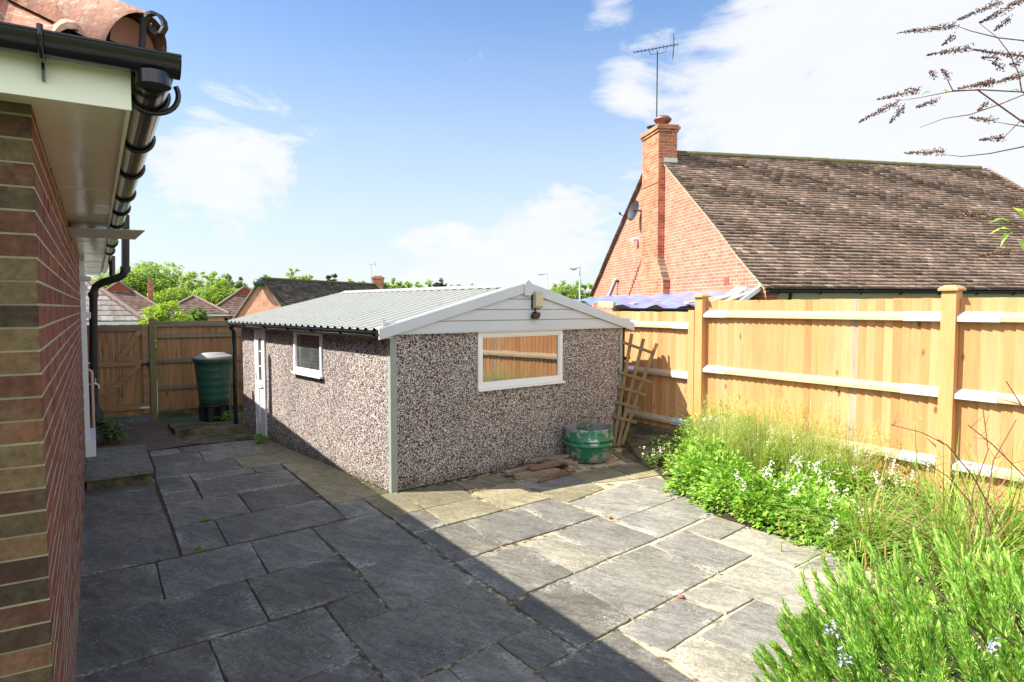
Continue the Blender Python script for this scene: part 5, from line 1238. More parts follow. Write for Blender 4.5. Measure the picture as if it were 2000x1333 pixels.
for c_px, c_py, Y in ((1648, 1285, 2.5), (1935, 1265, 2.45), (1625, 1225, 2.7)):
    p = at(c_px, c_py, Y)
    mfl = MB()
    for _ in range(22): leaf(mfl, p + V((uni(-.022, .022), uni(-.022, .022), uni(-.035, .035))), rdir(-.5, 1), Z, .018, .013)
    mfl.build('flower_cluster', M['mauve_fl'], RS)
mn.build('needles', M['rosemary'], RS); mw.build('stems', [M['woody'], M['green_stem']], RS)

# butterfly bush reaching in from the right
random.seed(13)
BB = thing('butterfly_bush', V((4.05, 4.3, 0)), 'bare arching shrub with dead brown flower spikes against the sky', 'shrub')
def q8(x, y, Y=4.0): return at(1660 + x * .39, y * .39, Y)
mw, msd, mlf = MB(), MB(), MB()
trunk = [V((4.05, 4.3, 0)), V((4.0, 4.25, .9)), V((3.85, 4.2, 1.8)), at(2125, 330, 4.1), at(2060, 210, 4.0)]
mw.tube(trunk, [.03, .026, .02, .013, .006], 8)
mw.tube([V((4.05, 4.3, .4)), V((4.2, 4.2, 1.4)), at(2170, 480, 4.1), at(2100, 440, 4.0)], [.028, .022, .014, .006], 7)
hub = trunk[-1]; hub2 = at(2125, 330, 4.1); low = at(2100, 440, 4.0)
br = [[hub, (860, 460), (845, 370), (800, 270), (740, 190), (650, 120)], [hub, (872, 205), (740, 190), (600, 155), (530, 130)], [hub, (872, 280), (720, 265), (560, 235)], [hub2, (872, 462), (640, 450), (500, 460), (350, 490), (250, 505)],
      [hub2, (872, 475), (760, 520), (600, 575), (470, 595), (350, 640)], [hub2, (872, 735), (700, 770), (560, 785), (470, 775)], [hub2, (872, 635), (720, 610)], [hub, (872, 0), (800, 40), (760, 45)], [hub, (872, 380), (740, 410), (640, 430)],
      [low, (872, 1130), (735, 1100), (690, 1085)], [low, (872, 1245), (810, 1255)], [hub2, (860, 600), (770, 690), (740, 690)], [hub2, (872, 960), (760, 925), (690, 890)], [hub, (490, 405), (515, 450)][1:] and [hub2, (640, 452), (515, 455), (490, 405), (465, 355)]]
for b_ in br:
    pts = [b_[0]] + [q8(x, y, 3.85 + .12 * math.sin(x * .01)) for x, y in b_[1:]]; n = len(pts)
    mw.tube(pts, [.0055 - .0042 * i / (n - 1) for i in range(n)], 5)
def spike(a, b, n=330, w_=.030):
    A_, B_ = q8(*a, 3.85), q8(*b, 3.85); mw.tube([A_, B_], [.003, .001], 4); L_ = (B_ - A_).length
    for i in range(int(n * L_ / .45) + 20):
        t = rnd() ** 1.15; r = w_ * (1 - t * .8) * math.sqrt(rnd()); q = A_.lerp(B_, t) + V((uni(-1, 1), uni(-1, 1), uni(-1, 1))).normalized() * r
        d1 = rdir(-1, 1); s_ = uni(.0045, .0085); x_ = d1.cross(Z).normalized() * s_ * .45; y_ = d1.cross(x_).normalized() * s_ * .45
        msd.add([q - d1 * s_, q + x_, q + y_, q - x_, q - y_, q + d1 * s_], [(0, 2, 1), (0, 3, 2), (0, 4, 3), (0, 1, 4), (5, 1, 2), (5, 2, 3), (5, 3, 4), (5, 4, 1)])
for a, b in (((530, 130), (240, 165)), ((600, 240), (385, 278)), ((520, 180), (465, 225)), ((870, 285), (620, 250)), ((345, 450), (135, 500)), ((240, 512), (45, 612)), ((265, 540), (200, 618)), ((435, 502), (330, 540)), ((470, 760), (275, 768)), ((720, 605), (600, 590)),
             ((755, 8), (540, 100)), ((800, 40), (650, 115)), ((800, 95), (720, 155)), ((730, 410), (540, 445)), ((872, 370), (740, 412)), ((690, 1070), (490, 1082)), ((812, 1252), (650, 1280)), ((740, 290), (660, 290)), ((770, 350), (715, 310)), ((850, 325), (800, 318)),
             ((690, 515), (640, 555)), ((770, 690), (650, 700)), ((495, 390), (460, 350)), ((720, 410), (620, 432)), ((870, 0), (790, 30)), ((430, 385), (400, 355))): spike(a, b)
mw.tube([low, q8(900, 1200, 3.8), q8(845, 1140, 3.8), q8(800, 1120, 3.8)], [.006, .004, .003, .001], 5)
for (x, y, dx, dy) in ((385, 462, -.1, .0), (430, 458, .1, .02), (840, 1080, .12, .12), (780, 1110, -.2, .03), (800, 1160, -.25, -.15), (850, 1120, .1, .2), (830, 460, -.1, .05), (780, 1150, -.15, 0), (860, 1170, .0, -.15), (845, 1100, -.12, .12)):
    leaf(mlf, q8(x + 25, y, 3.8), V((dx * 5, uni(-.3, .3), dy * 5)), Z, .13 if y > 900 else .06, .035 if y > 900 else .02)
for i in range(16):      # side shoots on the far side, away from the path
    p = trunk[1].lerp(trunk[2], rnd()) if i % 2 else V((4.15, 4.22, uni(.9, 1.8))); e = p + V((uni(.3, 1.0), uni(-.2, .6), uni(.3, 1.1))); m2 = p.lerp(e, .5) + Z * .1; mw.tube([p, m2, e], [.009, .005, .0015], 5)
    for k in range(9): leaf(mlf, m2.lerp(e, rnd()), rdir(-.3, .8), Z, uni(.07, .13), .03)
mw.build('branches', M['dry'], BB); msd.build('seed_heads', M['seed'], BB); mlf.build('leaves', M['balm'], BB)

# ================================================================== RIGHT NEIGHBOUR
PHI = math.atan(.206); e_ = V((-math.sin(PHI), math.cos(PHI), 0)); r_ = V((math.cos(PHI), math.sin(PHI), 0))
ND = 14.0; Nc = V((.382 * ND, ND, 0))
def gab(px, py): p = onp(px, py, Nc, r_); return (p - Nc).dot(e_), p.z
prof_px = [(1496, 563), (1471, 534), (1442, 499), (1414, 461), (1379, 417), (1335, 364), (1297, 318), (1280, 298)]
pf = [gab(*p) for p in prof_px]; HWID = pf[-1][0]
print('GABLE', [(round(a, 2), round(b, 2)) for a, b in pf], 'far', [tuple(round(v, 2) for v in gab(*p)) for p in ((1160, 582), (1178, 545), (1207, 480), (1232, 405), (1253, 362))])
NB = thing('neighbour_house', Nc, 'orange brick gabled bungalow with brown tiled roof beyond the tall fence', 'house')
def NP(w_, z, off=0.0): return Nc + e_ * w_ + r_ * off + Z * z
near = pf; far = [(2 * HWID - a, b) for a, b in pf[::-1][1:]]
mb = MB(); poly = [NP(near[0][0] + .02, -1.3)] + [NP(a, b - .03) for a, b in near] + [NP(a, b - .03) for a, b in far] + [NP(far[-1][0] - .02, -1.3)]
mb.face(poly[::-1]); mb.build('gable_wall', M['gable_brick'], NB)
RL = None
# ridge length from the picture
rr_ = onp(1925, 345, NP(HWID, 0), e_); RL = (rr_ - NP(HWID, 0)).dot(r_)
print('RIDGE', RL, rr_)
EVL = RL - .05
mb = MB(); mb.box(NP(.35, -1.3, .0), r_ * EVL, e_ * .2, Z * (near[0][1] + 1.3 - .05)); mb.box(NP(2 * HWID - .4, -1.3, .0), r_ * EVL, e_ * .2, Z * (near[0][1] + 1.3 - .05)); mb.build('front_wall', M['cream'], NB)
mb = MB(); mb.face([NP(.35, -1.3, .08), NP(.35, 2.35, .08)] + [NP(.02, 2.35, .08), NP(.0, -1.3, .08)]); mb.box(NP(.02, -1.3, .002), r_ * .35, e_ * .34, Z * (near[0][1] + 1.26)); mb.build('corner_pier', M['gable_brick'], NB)
# roof from real tiles
random.seed(41)
def slope_pt(tt, off):   # tt = arclength fraction along near profile, off along ridge
    return None
arc = [0]
for i in range(1, len(near)): arc.append(arc[-1] + math.hypot(near[i][0] - near[i - 1][0], near[i][1] - near[i - 1][1]))
def prof_at(s):
    s = max(0, min(arc[-1], s))
    for i in range(1, len(arc)):
        if s <= arc[i] + 1e-9:
            t = (s - arc[i - 1]) / (arc[i] - arc[i - 1]); return near[i - 1][0] + t * (near[i][0] - near[i - 1][0]), near[i - 1][1] + t * (near[i][1] - near[i - 1][1])
    return near[-1]
def tiles(mb, fn_, Larc, x0f, x1f, gauge, tw, th_=.02, jit=1.0):
    rows_ = int(Larc / gauge) + 1
    for i in range(rows_):
        s0_, s1_ = i * gauge, min((i + 1) * gauge + .02, Larc + .02)
        xa, xb = x0f(i * gauge), x1f(i * gauge); x = xa - (tw / 2 if i % 2 else 0)
        rowj = uni(-.006, .006) * jit
        while x < xb:
            a, b = max(x, xa) + .002, min(x + tw, xb) - .002; x += tw
            if b - a < .02: continue
            li = th_ * 1.3 + uni(-.006, .012) * jit + .008 * math.sin(x * 1.3 + i * .4) * jit; lj = uni(-.006, .006) * jit + rowj
            p0, p1, p2, p3 = fn_(s0_ + lj, a), fn_(s0_ + lj, b), fn_(s1_, b), fn_(s1_, a)
            up0 = Z * li; up1 = Z * (.004)
            mb.add([p0 + up0, p1 + up0, p2 + up1, p3 + up1, p0 + up0 - Z * th_, p1 + up0 - Z * th_], [(0, 1, 2, 3), (4, 5, 1, 0)], 0)
mb = MB()
tiles(mb, lambda s, x: NP(prof_at(s)[0], prof_at(s)[1], x), arc[-1], lambda s: -.06, lambda s: RL + .05,   .14, .19, .036, 1.35)
# under-surface and far slope
vs = []
for a, b in near: vs += [NP(a, b - .004, -.03), NP(a, b - .004, RL)]
mb.add(vs, [(2 * i, 2 * i + 1, 2 * i + 3, 2 * i + 2) for i in range(len(near) - 1)], 0)
vs = []
for a, b in far: vs += [NP(a, b, -.05), NP(a, b, RL)]
vs = [NP(HWID, near[-1][1], -.05), NP(HWID, near[-1][1], RL)] + vs
mb.add(vs, [(2 * i, 2 * i + 1, 2 * i + 3, 2 * i + 2) for i in range(len(vs) // 2 - 1)], 0)
nrf = mb.build('roof', M['plain_tile'], NB)
mb = MB()
for a0, b0, a1, b1 in [(far[i][0], far[i][1], far[i + 1][0], far[i + 1][1]) for i in range(len(far) - 1)] + [(near[-1][0], near[-1][1], far[0][0], far[0][1])]:
    n = max(1, int(math.hypot(a1 - a0, b1 - b0) / .11))
    for k in range(n): t = k / n; mb.bar(NP(a0 + (a1 - a0) * t, b0 + (b1 - b0) * t + .03, -.07), NP(a0 + (a1 - a0) * (t + 1.2 / n), b0 + (b1 - b0) * (t + 1.2 / n) + .012, -.07), .10, .025, up=Z)
mb.build('far_verge', M['plain_tile'], nrf)
mb = MB(); n = int(RL / .3)
for k in range(n): p = NP(HWID, near[-1][1] - .02, -.02 + k * .3); q = NP(HWID, near[-1][1] - .02 + uni(-.01, .01), k * .3 + .29); mb.tube([p, q], .11, 8, 0, False, -.1, math.pi + .1)
mb.build('ridge', M['moss_ridge'], nrf)
mb = MB(); mb.face([NP(near[0][0] + .02, -1.3, RL - .04)] + [NP(a, b - .03, RL - .04) for a, b in near] + [NP(a, b - .03, RL - .04) for a, b in far] + [NP(far[-1][0] - .02, -1.3, RL - .04)]); mb.build('gable_wall', M['gable_brick'], NB)
mb = MB()
for i in range(len(near) - 1):
    a, b = near[i], near[i + 1]; mb.bar(NP(a[0], a[1] + .03, RL + .05), NP(b[0], b[1] + .03, RL + .05), .10, .04, up=Z)
mb.build('verge_tiles', M['plain_tile'], nrf)
mb = MB()
for i in range(len(near) - 1):
    a, b = near[i], near[i + 1]; mb.bar(NP(a[0], a[1] - .012, -.02), NP(b[0], b[1] - .012, -.02), .05, .03, up=Z)
mb.build('verge_mortar', M['mortar'], nrf)
mb = MB(); ge = (near[0][0] - .06, near[0][1] - .045); gutter(mb, NP(ge[0], ge[1], .0), NP(ge[0], ge[1], EVL), .07); halfcap(mb, NP(ge[0], ge[1], 0), r_, .07)
for k in range(14): cc = NP(ge[0], ge[1], .25 + k * 1.0); mb.tube([cc + e_ * .078 * math.cos(math.pi + math.pi * j / 10) + Z * .078 * math.sin(math.pi + math.pi * j / 10) for j in range(11)], .014, 5)
mb.tube([NP(ge[0], ge[1] - .06, .55), NP(ge[0] + .02, ge[1] - .18, .55), NP(ge[0] + .3, ge[1] - .4, .55), NP(ge[0] + .3, -1, .55)], .04, 8)
mb.build('gutter', M['black_pvc'], NB)
# chimney
def chw(px, py, off): p = onp(px, py, NP(0, 0, off), r_); return (p - NP(0, 0, off)).dot(e_), p.z
cp = .2
cw0, czt = chw(1287, 250, -cp); cw1, _ = chw(1255, 270, -cp)
cth = .56
CH = MB()
z_roof = near[-1][1] - .4
_, zsh = chw(1285, 505, -cp); print('CHIM', cw0, cw1, czt, zsh, HWID)
CH.box(NP(cw0, zsh - 1.2, -cp), e_ * (cw1 - cw0), r_ * (cp - .003), Z * (z_roof - zsh + 1.2))
CH.box(NP(cw0, z_roof, -cp), e_ * (cw1 - cw0), r_ * cth, Z * (czt - .09 - z_roof))
for k, (oo, hh) in enumerate(((.035, .07), (.07, .07), (.035, .06))):
    zz = czt - .09 + [0, .07, .14][k]; CH.box(NP(cw0 - oo, zz, -cp - oo), e_ * (cw1 - cw0 + 2 * oo), r_ * (cth + 2 * oo), Z * hh)
CH.box(NP(cw0 - .02, zsh + 2.15, -cp - .02), e_ * (cw1 - cw0 + .04), r_ * (.02), Z * .06)
# wide lower breast
CH.box(NP(cw0 - .38, -1.3, -cp + .004), e_ * (cw1 - cw0 + .3), r_ * (cp - .006), Z * (zsh - .62 + 1.3))
CH.prism([NP(cw0 - .001, zsh, -cp + .004), NP(cw0 - .38, zsh - .62, -cp + .004), NP(cw0 - .001, zsh - .62, -cp + .004)], r_ * (cp - .006))
chm = CH.build('chimney', M['chimney_brick'], NB)
mb = MB()
for k in range(6):
    t = k / 6; a = NP(cw0 + .01 - .42 * t, zsh + .03 - .66 * t, -cp - .02); b = NP(cw0 + .01 - .42 * (t + 1.15 / 6), zsh + .055 - .66 * (t + 1.15 / 6), -cp - .02); mb.prism([a, b, b - Z * .03, a - Z * .03], r_ * (cp + .02))
mb.build('shoulder_tiles', M['plain_tile'], chm)
mb = MB()
# brick step up the gable, left of the breast (corbelled string)
a, b = onp(1278, 505, NP(0, 0, -.03), r_), None
pa = [chw(1254, 505, 0), chw(1228, 578, 0)]
n = 9
for k in range(n):
    t0, t1 = k / n, (k + .8) / n; w0_, w1_ = pa[0][0] + (pa[1][0] - pa[0][0]) * t0, pa[0][0] + (pa[1][0] - pa[0][0]) * t1; z0_ = pa[0][1] + (pa[1][1] - pa[0][1]) * t0; z1_ = pa[0][1] + (pa[1][1] - pa[0][1]) * t1
    mb.box(NP(w0_, z1_, -.04), e_ * .12, r_ * .038, Z * (z0_ - z1_))
mb.build('toothed_bricks', M['chimney_brick'], NB)
pot = NP((cw0 + cw1) / 2 - .25, czt + .11, .06)
mb = MB(); mb.lathe(pot, [(.14, 0), (.13, .12), (.2, .13), (.25, .2), (.26, .22), (.18, .30), (.06, .34), (.001, .345)], 20); mb.build('chimney_pot', M['cowl'], chm)
mb = MB(); pot2 = pot + e_ * .52; mb.lathe(pot2, [(.12, -.02), (.12, .1), (.25, .14), (.24, .16), (.001, .22)], 18); mb.build('chimney_cowl', M['stand_black'], chm)
mb = MB(); mb.box(NP(cw0 - .012, czt - .95, -cp + .15), e_ * .02, r_ * .42, Z * .13); mb.build('flashing', M['lead'], chm)
mb = MB(); at_ = at(1284, 232, pot.y); ab = NP((cw0 + cw1) / 2, czt + .1, .1); topz = at(1284, 100, ab.y).z
mast = V((at(1284, 100, ab.y).x, ab.y, 0)); mb.tube([V((mast.x, mast.y, czt + .0)), V((mast.x, mast.y, topz))], .018, 6)
a, b = at(1238, 103, ab.y - .3), at(1324, 87, ab.y + .3); mb.tube([a, b], .012, 5)
for k in range(13):
    q = a.lerp(b, k / 12); dx = V((.25, .97, 0)) * (.10 + .02 * (k % 3)); mb.tube([q - dx, q + dx], .007, 4)
q = a.lerp(b, .9); mb.tube([q + V((0, .0, .35)), q + V((0, 0, -.35))], .009, 4); mb.tube([q + V((.05, .15, .3)), q + V((.0, .15, -.4))], .007, 4)
mb.tube([a.lerp(b, .33), V((mast.x - .2, mast.y, topz - .1)), V((mast.x, mast.y, topz - .08)), V((mast.x + .25, mast.y, topz - .03)), a.lerp(b, .72)], .009, 4)
mb.build('tv_aerial', M['stand_black'], NB)
# satellite dish, floodlight, vent, pipe on the gable
w_, z_ = chw(1240, 412, -.25); c = NP(w_, z_, -.3)
mb = MB(); ax = V((-.9, -.35, .25)).normalized(); x1 = ax.cross(Z).normalized(); y1 = x1.cross(ax); vs = [c - ax * .06]
for k in range(1, 4):
    for j in range(18): a = 2 * math.pi * j / 18; rr = .1 * k; vs.append(c + x1 * rr * math.cos(a) + y1 * rr * 1.1 * math.sin(a) + ax * (rr * rr * .7 - .06))
mb.add(vs, [(0, 1 + j, 1 + (j + 1) % 18) for j in range(18)] + [(1 + 18 * k + j, 19 + 18 * k + j, 19 + 18 * k + (j + 1) % 18, 1 + 18 * k + (j + 1) % 18) for k in range(2) for j in range(18)], 0, True)
mb.tube([c - y1 * .3, c + ax * .4 - y1 * .25], .012, 5); mb.tube([c + ax * .4 - y1 * .25, c + ax * .46 - y1 * .2], .03, 6); mb.tube([c, NP(w_, z_, 0)], .025, 6)
mb.build('satellite_dish', M['stand_black'], NB)
w_, z_ = chw(1243, 468, -.05); mb = MB(); c = NP(w_, z_, 0); mb.tube([c, c - r_ * .12, c - r_ * .2 - Z * .05], [.05, .07, .09], 10); mb.build('outside_light', M['pvc'], NB)
w_, z_ = chw(1332, 459, 0); mb = MB(); c = NP(w_, z_, -.004)
mb.tube([c + (e_ * math.cos(a) + Z * math.sin(a)) * .06 for a in [math.pi * k / 8 for k in range(17)]], .012, 5); mb.build('round_vent', M['mortar'], NB)
w_, z_ = chw(1419, 549, 0); mb = MB(); 
for k in range(4): mb.box(NP(w_ - .11, z_ - .08 + k * .045, -.012), e_ * .22, r_ * .012, Z * .03)
mb.build('air_brick', plain('red_air_brick', (.45, .10, .06), .8), NB)
mb = MB(); a, b = chw(1202, 545, -.05), chw(1180, 582, -.05); mb.tube([NP(a[0], a[1], -.05), NP(b[0], b[1] - .3, -.05)], .04, 8); mb.build('white_pipe', M['pvc'], NB)
mb = MB(); a = chw(1206, 550, -.05); mb.tube([NP(a[0], a[1], -.05), NP(a[0], a[1] - 1.2, -.05)], .012, 5); mb.lathe(NP(a[0], a[1] - .05, -.05), [(.001, 0), (.05, .03), (.05, .09), (.001, .12)], 10); mb.build('vent_stack', M['stand_black'], NB)

# lean-to with tarpaulin
LT = thing('tarpaulin_lean_to', NP(3, 0, -2), 'low lean-to roof patched with blue tarpaulin against the neighbour gable', 'lean-to')
W1 = NP(.1, 2.47); W2 = NP(9.6, 2.47); O1 = at(1432, 602, 13.2); O2 = at(1206, 601, 12.9); O3 = at(1120, 588, 21)
random.seed(8)
def bil(u, v):   # u along, v wall -> outer
    a = W1.lerp(W2, u); 
    o = O1.lerp(O2, min(u / .55, 1)) if u < .55 else O2.lerp(O3, (u - .55) / .45)
    p = a.lerp(o, v); return p
mb = MB(); nu, nv = 44, 16; vs = []
for i in range(nu + 1):
    for j in range(nv + 1):
        p = bil(i / nu, j / nv); vs.append(p + Z * (.05 * math.sin(i * .9 + j * .35) * math.sin(j * .5) + uni(-.02, .02)) - r_ * .02)
fs = [(i * (nv + 1) + j, (i + 1) * (nv + 1) + j, (i + 1) * (nv + 1) + j + 1, i * (nv + 1) + j + 1) for i in range(nu) for j in range(nv)]
mb.add(vs, fs, 0, True); mb.build('tarpaulin', M['tarp'], LT)
mb = MB()
for (px0, py0, px1, py1, Y0, Y1) in ((1385, 590, 1450, 570, 13.2, 14), (1400, 596, 1462, 572, 13, 13.8), (1232, 594, 1300, 588, 14, 16), (1340, 592, 1430, 577, 13.2, 14.2)): mb.bar(at(px0, py0, Y0) + Z * .0, at(px1, py1, Y1), .12, .03)
mb.bar(at(1170, 594, 13.3), at(1200, 596, 13.1), .1, .12)
mb.build('loose_batten', M['felt'], LT)
mb = MB(); mb.bar(O1 + Z * .02, W1 + Z * .05 - r_ * .0, .06, .1); mb.bar(O1 + V((-.35, 0, .02)), W1 + V((-.42, 0, .05)), .25, .02); mb.build('verge_board', M['white_wall'], LT)
mb = MB(); gutter(mb, O1 + V((-.1, -.1, -.03)), O2 + V((0, -.1, -.03)), .06); mb.bar(O1 + V((0, -.02, -.06)), O2 + V((0, -.02, -.06)), .02, .1); mb.build('gutter', M['black_pvc'], LT)
mb = MB(); a, b = O1 + V((0, .1, -.16)), O2 + V((0, .1, -.16)); mb.bar(a, b, .06, .10)
for t in (.1, .5, .9): q = a.lerp(b, t); mb.box(q + V((-.05, -.05, -2.2)), (.1, 0, 0), (0, .1, 0), (0, 0, 2.2))
mb.build('frame', M['old_rail'], LT)

# ================================================================== FAR HOUSES
def hip_house(name, cx, cy, wid, depth, ez2, base, pitch, label, tile, wallm, gablet=False, yaw=0, ov_=.35, ridge_len=None, chim=None, windows=(), tw=.3, gauge=.3, waves=False):
    """frontal hipped roof: eave width wid along x, runs depth back along y"""
    t = thing(name, V((cx, cy, base)), label, 'house', 'houses beyond the garden fence')
    ca, sa = math.cos(yaw), math.sin(yaw)
    def T_(x, y, z): return V((cx + x * ca - y * sa, cy + x * sa + y * ca, z))
    hw = wid / 2; tp = math.tan(pitch); rz = ez2 + hw * tp; cut = .32 if gablet else 0
    mb = MB(); Ls = hw / math.cos(pitch)
    def ffn(s, x): u = s * math.cos(pitch); return T_(x, u, ez2 + u * tp)
    Lf = Ls * (1 - cut)
    tiles(mb, ffn, Lf - gauge * .5, lambda s: -hw + s * math.cos(pitch), lambda s: hw - s * math.cos(pitch), gauge, tw, .03, 1.0)
    # side slopes and rear
    rb_ = hw * (1 - cut)
    for sgn in (-1, 1):
        def sfn(s, y, sgn=sgn): u = s * math.cos(pitch); return T_(sgn * (hw - u), y, ez2 + u * tp)
        tiles(mb, sfn if sgn > 0 else (lambda s, y: sfn(s, y)), Ls - gauge * .5, lambda s: min(s * math.cos(pitch), rb_), lambda s: depth, gauge, tw * 2, .03, .6)
    mb.add([T_(-hw, 0, ez2 - .02), T_(hw, 0, ez2 - .02), T_(hw - rb_, rb_, ez2 + rb_ * tp - .02), T_(-hw + rb_, rb_, ez2 + rb_ * tp - .02), T_(0, rb_, rz - .02), T_(0, depth, rz - .02), T_(hw, depth, ez2 - .02), T_(-hw, depth, ez2 - .02)],
           [(0, 1, 2, 3), (1, 6, 5, 4, 2), (0, 3, 4, 5, 7)], 0)
    rf_ = mb.build('roof', tile, t)
    mb = MB()
    for sgn in (-1, 1): mb.tube([T_(sgn * hw, 0, ez2 + .05), T_(sgn * (hw - rb_), rb_, ez2 + rb_ * tp + .05)], .12, 6)
    if gablet:
        for sgn in (-1, 1): mb.tube([T_(sgn * (hw - rb_), rb_, ez2 + rb_ * tp + .05), T_(0, rb_, rz + .08)], .12, 6)
    mb.tube([T_(0, rb_, rz + .05), T_(0, depth, rz + .05)], .14, 6); mb.build('ridge', M['ridge_tile'], rf_)
    if gablet:
        mb = MB(); mb.face([T_(-hw + rb_, rb_ - .01, ez2 + rb_ * tp), T_(hw - rb_, rb_ - .01, ez2 + rb_ * tp), T_(0, rb_ - .01, rz)]); mb.build('gablet', plain('red_hung_tile', (.26, .07, .05), .9, .2, 0, .2, 4), rf_)
    mb = MB(); mb.box(T_(-hw + ov_, ov_, base - .3), T_(hw - ov_, ov_, 0) - T_(-hw + ov_, ov_, 0), T_(-hw + ov_, depth, 0) - T_(-hw + ov_, ov_, 0), Z * (ez2 - base + .3 - .02)); mb.build('wall', wallm, t)
    mb = MB(); mb.box(T_(-hw, .0, ez2 - .17), T_(hw, 0, 0) - T_(-hw, 0, 0), T_(0, .05, 0) - T_(0, 0, 0), Z * .14); mb.box(T_(hw - .05, .051, ez2 - .17), T_(.05, 0, 0) - T_(0, 0, 0), T_(0, depth - .06, 0) - T_(0, 0, 0), Z * .14); mb.build('fascia', M['white_wall'], t)
    for (x0, x1, z0, z1) in windows:
        mb = MB(); mb.box(T_(x0, ov_ - .03, z0), T_(x1, 0, 0) - T_(x0, 0, 0), T_(0, .06, 0) - T_(0, 0, 0), Z * (z1 - z0)); f = mb.build('window', M['pvc'], t)
        mb = MB(); mb.face([T_(x0 + .08, ov_ - .035, z0 + .08), T_(x1 - .08, ov_ - .035, z0 + .08), T_(x1 - .08, ov_ - .035, z1 - .08), T_(x0 + .08, ov_ - .035, z1 - .08)]); mb.build('pane', M['dark_glass'], f)
    if chim:
        x, y, w2, z0, z1 = chim; mb = MB(); mb.box(T_(x - w2 / 2, y, z0), T_(w2, 0, 0) - T_(0, 0, 0), T_(0, w2 * 1.3, 0) - T_(0, 0, 0), Z * (z1 - z0)); mb.box(T_(x - w2 / 2 - .05, y - .05, z1), T_(w2 + .1, 0, 0) - T_(0, 0, 0), T_(0, w2 * 1.3 + .1, 0) - T_(0, 0, 0), Z * .12)
        ch_ = mb.build('chimney', M['chimney_brick'], t); mb = MB(); mb.lathe(T_(x, y + w2 * .6, z1 + .12), [(.12, 0), (.1, .35), (.13, .4)], 10); mb.build('chimney_pot', M['terracotta'], ch_)
    return t
random.seed(51)
def xat(px, Y): return (px - CX) / FPX * Y
# nearest: white bungalow with interlocking tiles
Y = 28.; xr = xat(281, Y); yw = R(33); hip_house('white_bungalow', xr - 4.4 * math.cos(yw), Y - 4.4 * math.sin(yw), 8.8, 9, at(280, 627, Y).z, -1.1, R(41), 'white walled bungalow with grey interlocking tiles just beyond the gate', M['grey_tile'], M['white_wall'], windows=((.2, 1.1, .2, 1.1), (2.55, 3.25, .5, 1.22)), yaw=yw, tw=.22, gauge=.33)
Y = 60.; hip_house('tiled_bungalow', xat(235, Y), Y, 7.2, 12, at(235, 608, Y).z, -1.1, R(37), 'brown tiled bungalow with red gablet and tall chimney behind the white one', M['red_tile'], M['white_wall'], True, chim=(2.6, 2.8, .45, 2.0, 4.35), yaw=math.atan(.597), tw=.35, gauge=.3)
Y = 56.; hip_house('hipped_bungalow', xat(380, Y), Y, 5.4, 12, at(400, 614, Y).z, -1.1, R(30), 'plain hipped bungalow behind the dark green hedge', M['red_tile'], M['far_brick'], yaw=math.atan(.484), tw=.35, gauge=.3)
Y = 58.; hip_house('gablet_bungalow', xat(467, Y), Y + 1.5, 6.6, 12, at(467, 614, Y).z, -1.1, R(37), 'hipped bungalow with red gablet left of the brick gable house', M['red_tile'], M['far_brick'], True, yaw=math.atan(.416), windows=((-2.6, -1.4, .3, 1.2),), tw=.35, gauge=.3)
# gabled brick house behind the garage
GA = V((xat(513, 50), 50, 0)); az = at(513, 545, 50).z; GE = V((xat(742, 64), 64, 0)); rd = (GE - GA); rlen = rd.length; rd.normalize(); gp = V((rd.y, -rd.x, 0))
MH = thing('brick_gable_house', GA, 'brick house with pink gable and dark tiled roof behind the garage roof', 'house', 'houses beyond the garden fence')
hw, tp = 3.6, math.tan(R(47)); ezm = az - hw * tp
def MP(x, y, z): return GA + gp * x + rd * y + Z * z
mb = MB(); mb.face([MP(-hw, 0, -1.5), MP(hw, 0, -1.5), MP(hw, 0, ezm), MP(0, 0, az), MP(-hw, 0, ezm)]); mb.box(MP(hw - .3, .01, -1.5), rd * (rlen + .3), -gp * .3, Z * (ezm + 1.45)); mb.build('gable_wall', M['far_brick'], MH)
mb = MB(); cs = math.cos(R(47))
tiles(mb, lambda s, y: MP(hw - s * cs, y, ezm + s * cs * tp), hw / cs, lambda s: -.1, lambda s: rlen + 1, .2, .34, .035, 1.3)
mb.add([MP(-hw - .1, -.12, ezm - .1), MP(0, -.12, az), MP(0, rlen + 1, az), MP(-hw - .1, rlen + 1, ezm - .1)], [(0, 1, 2, 3)]); mb.add([MP(hw, -.05, ezm - .02), MP(0, -.05, az - .02), MP(0, rlen + 1, az - .02), MP(hw, rlen + 1, ezm - .02)], [(0, 1, 2, 3)])
mrf = mb.build('roof', M['dark_tile'], MH)
mb = MB(); mb.tube([MP(0, -.1, az + .03), MP(0, rlen + 1, az + .03)], .12, 6); mb.build('ridge', M['moss_ridge'], mrf)
mb = MB(); mb.bar(MP(-hw - .05, -.14, ezm - .05), MP(0, -.14, az + .02), .1, .12); mb.bar(MP(hw, -.14, ezm), MP(0, -.14, az + .02), .06, .10); mb.build('bargeboard', M['old_rail'], MH)
mb = MB(); c = MP(0, rlen - .3, 0); zt2 = at(742, 540, c.y).z; mb.box(c + V((-.45, -.4, az - 1.3)), (.95, 0, 0), (0, .9, 0), Z * (zt2 - az + 1.05)); mb.box(c + V((-.52, -.47, zt2 - .25)), (1.09, 0, 0), (0, 1.04, 0), Z * .16); mb.box(c + V((-.3, -.3, zt2 - .09)), (.65, 0, 0), (0, .7, 0), Z * .12); cm = mb.build('chimney', M['chimney_brick'], MH)
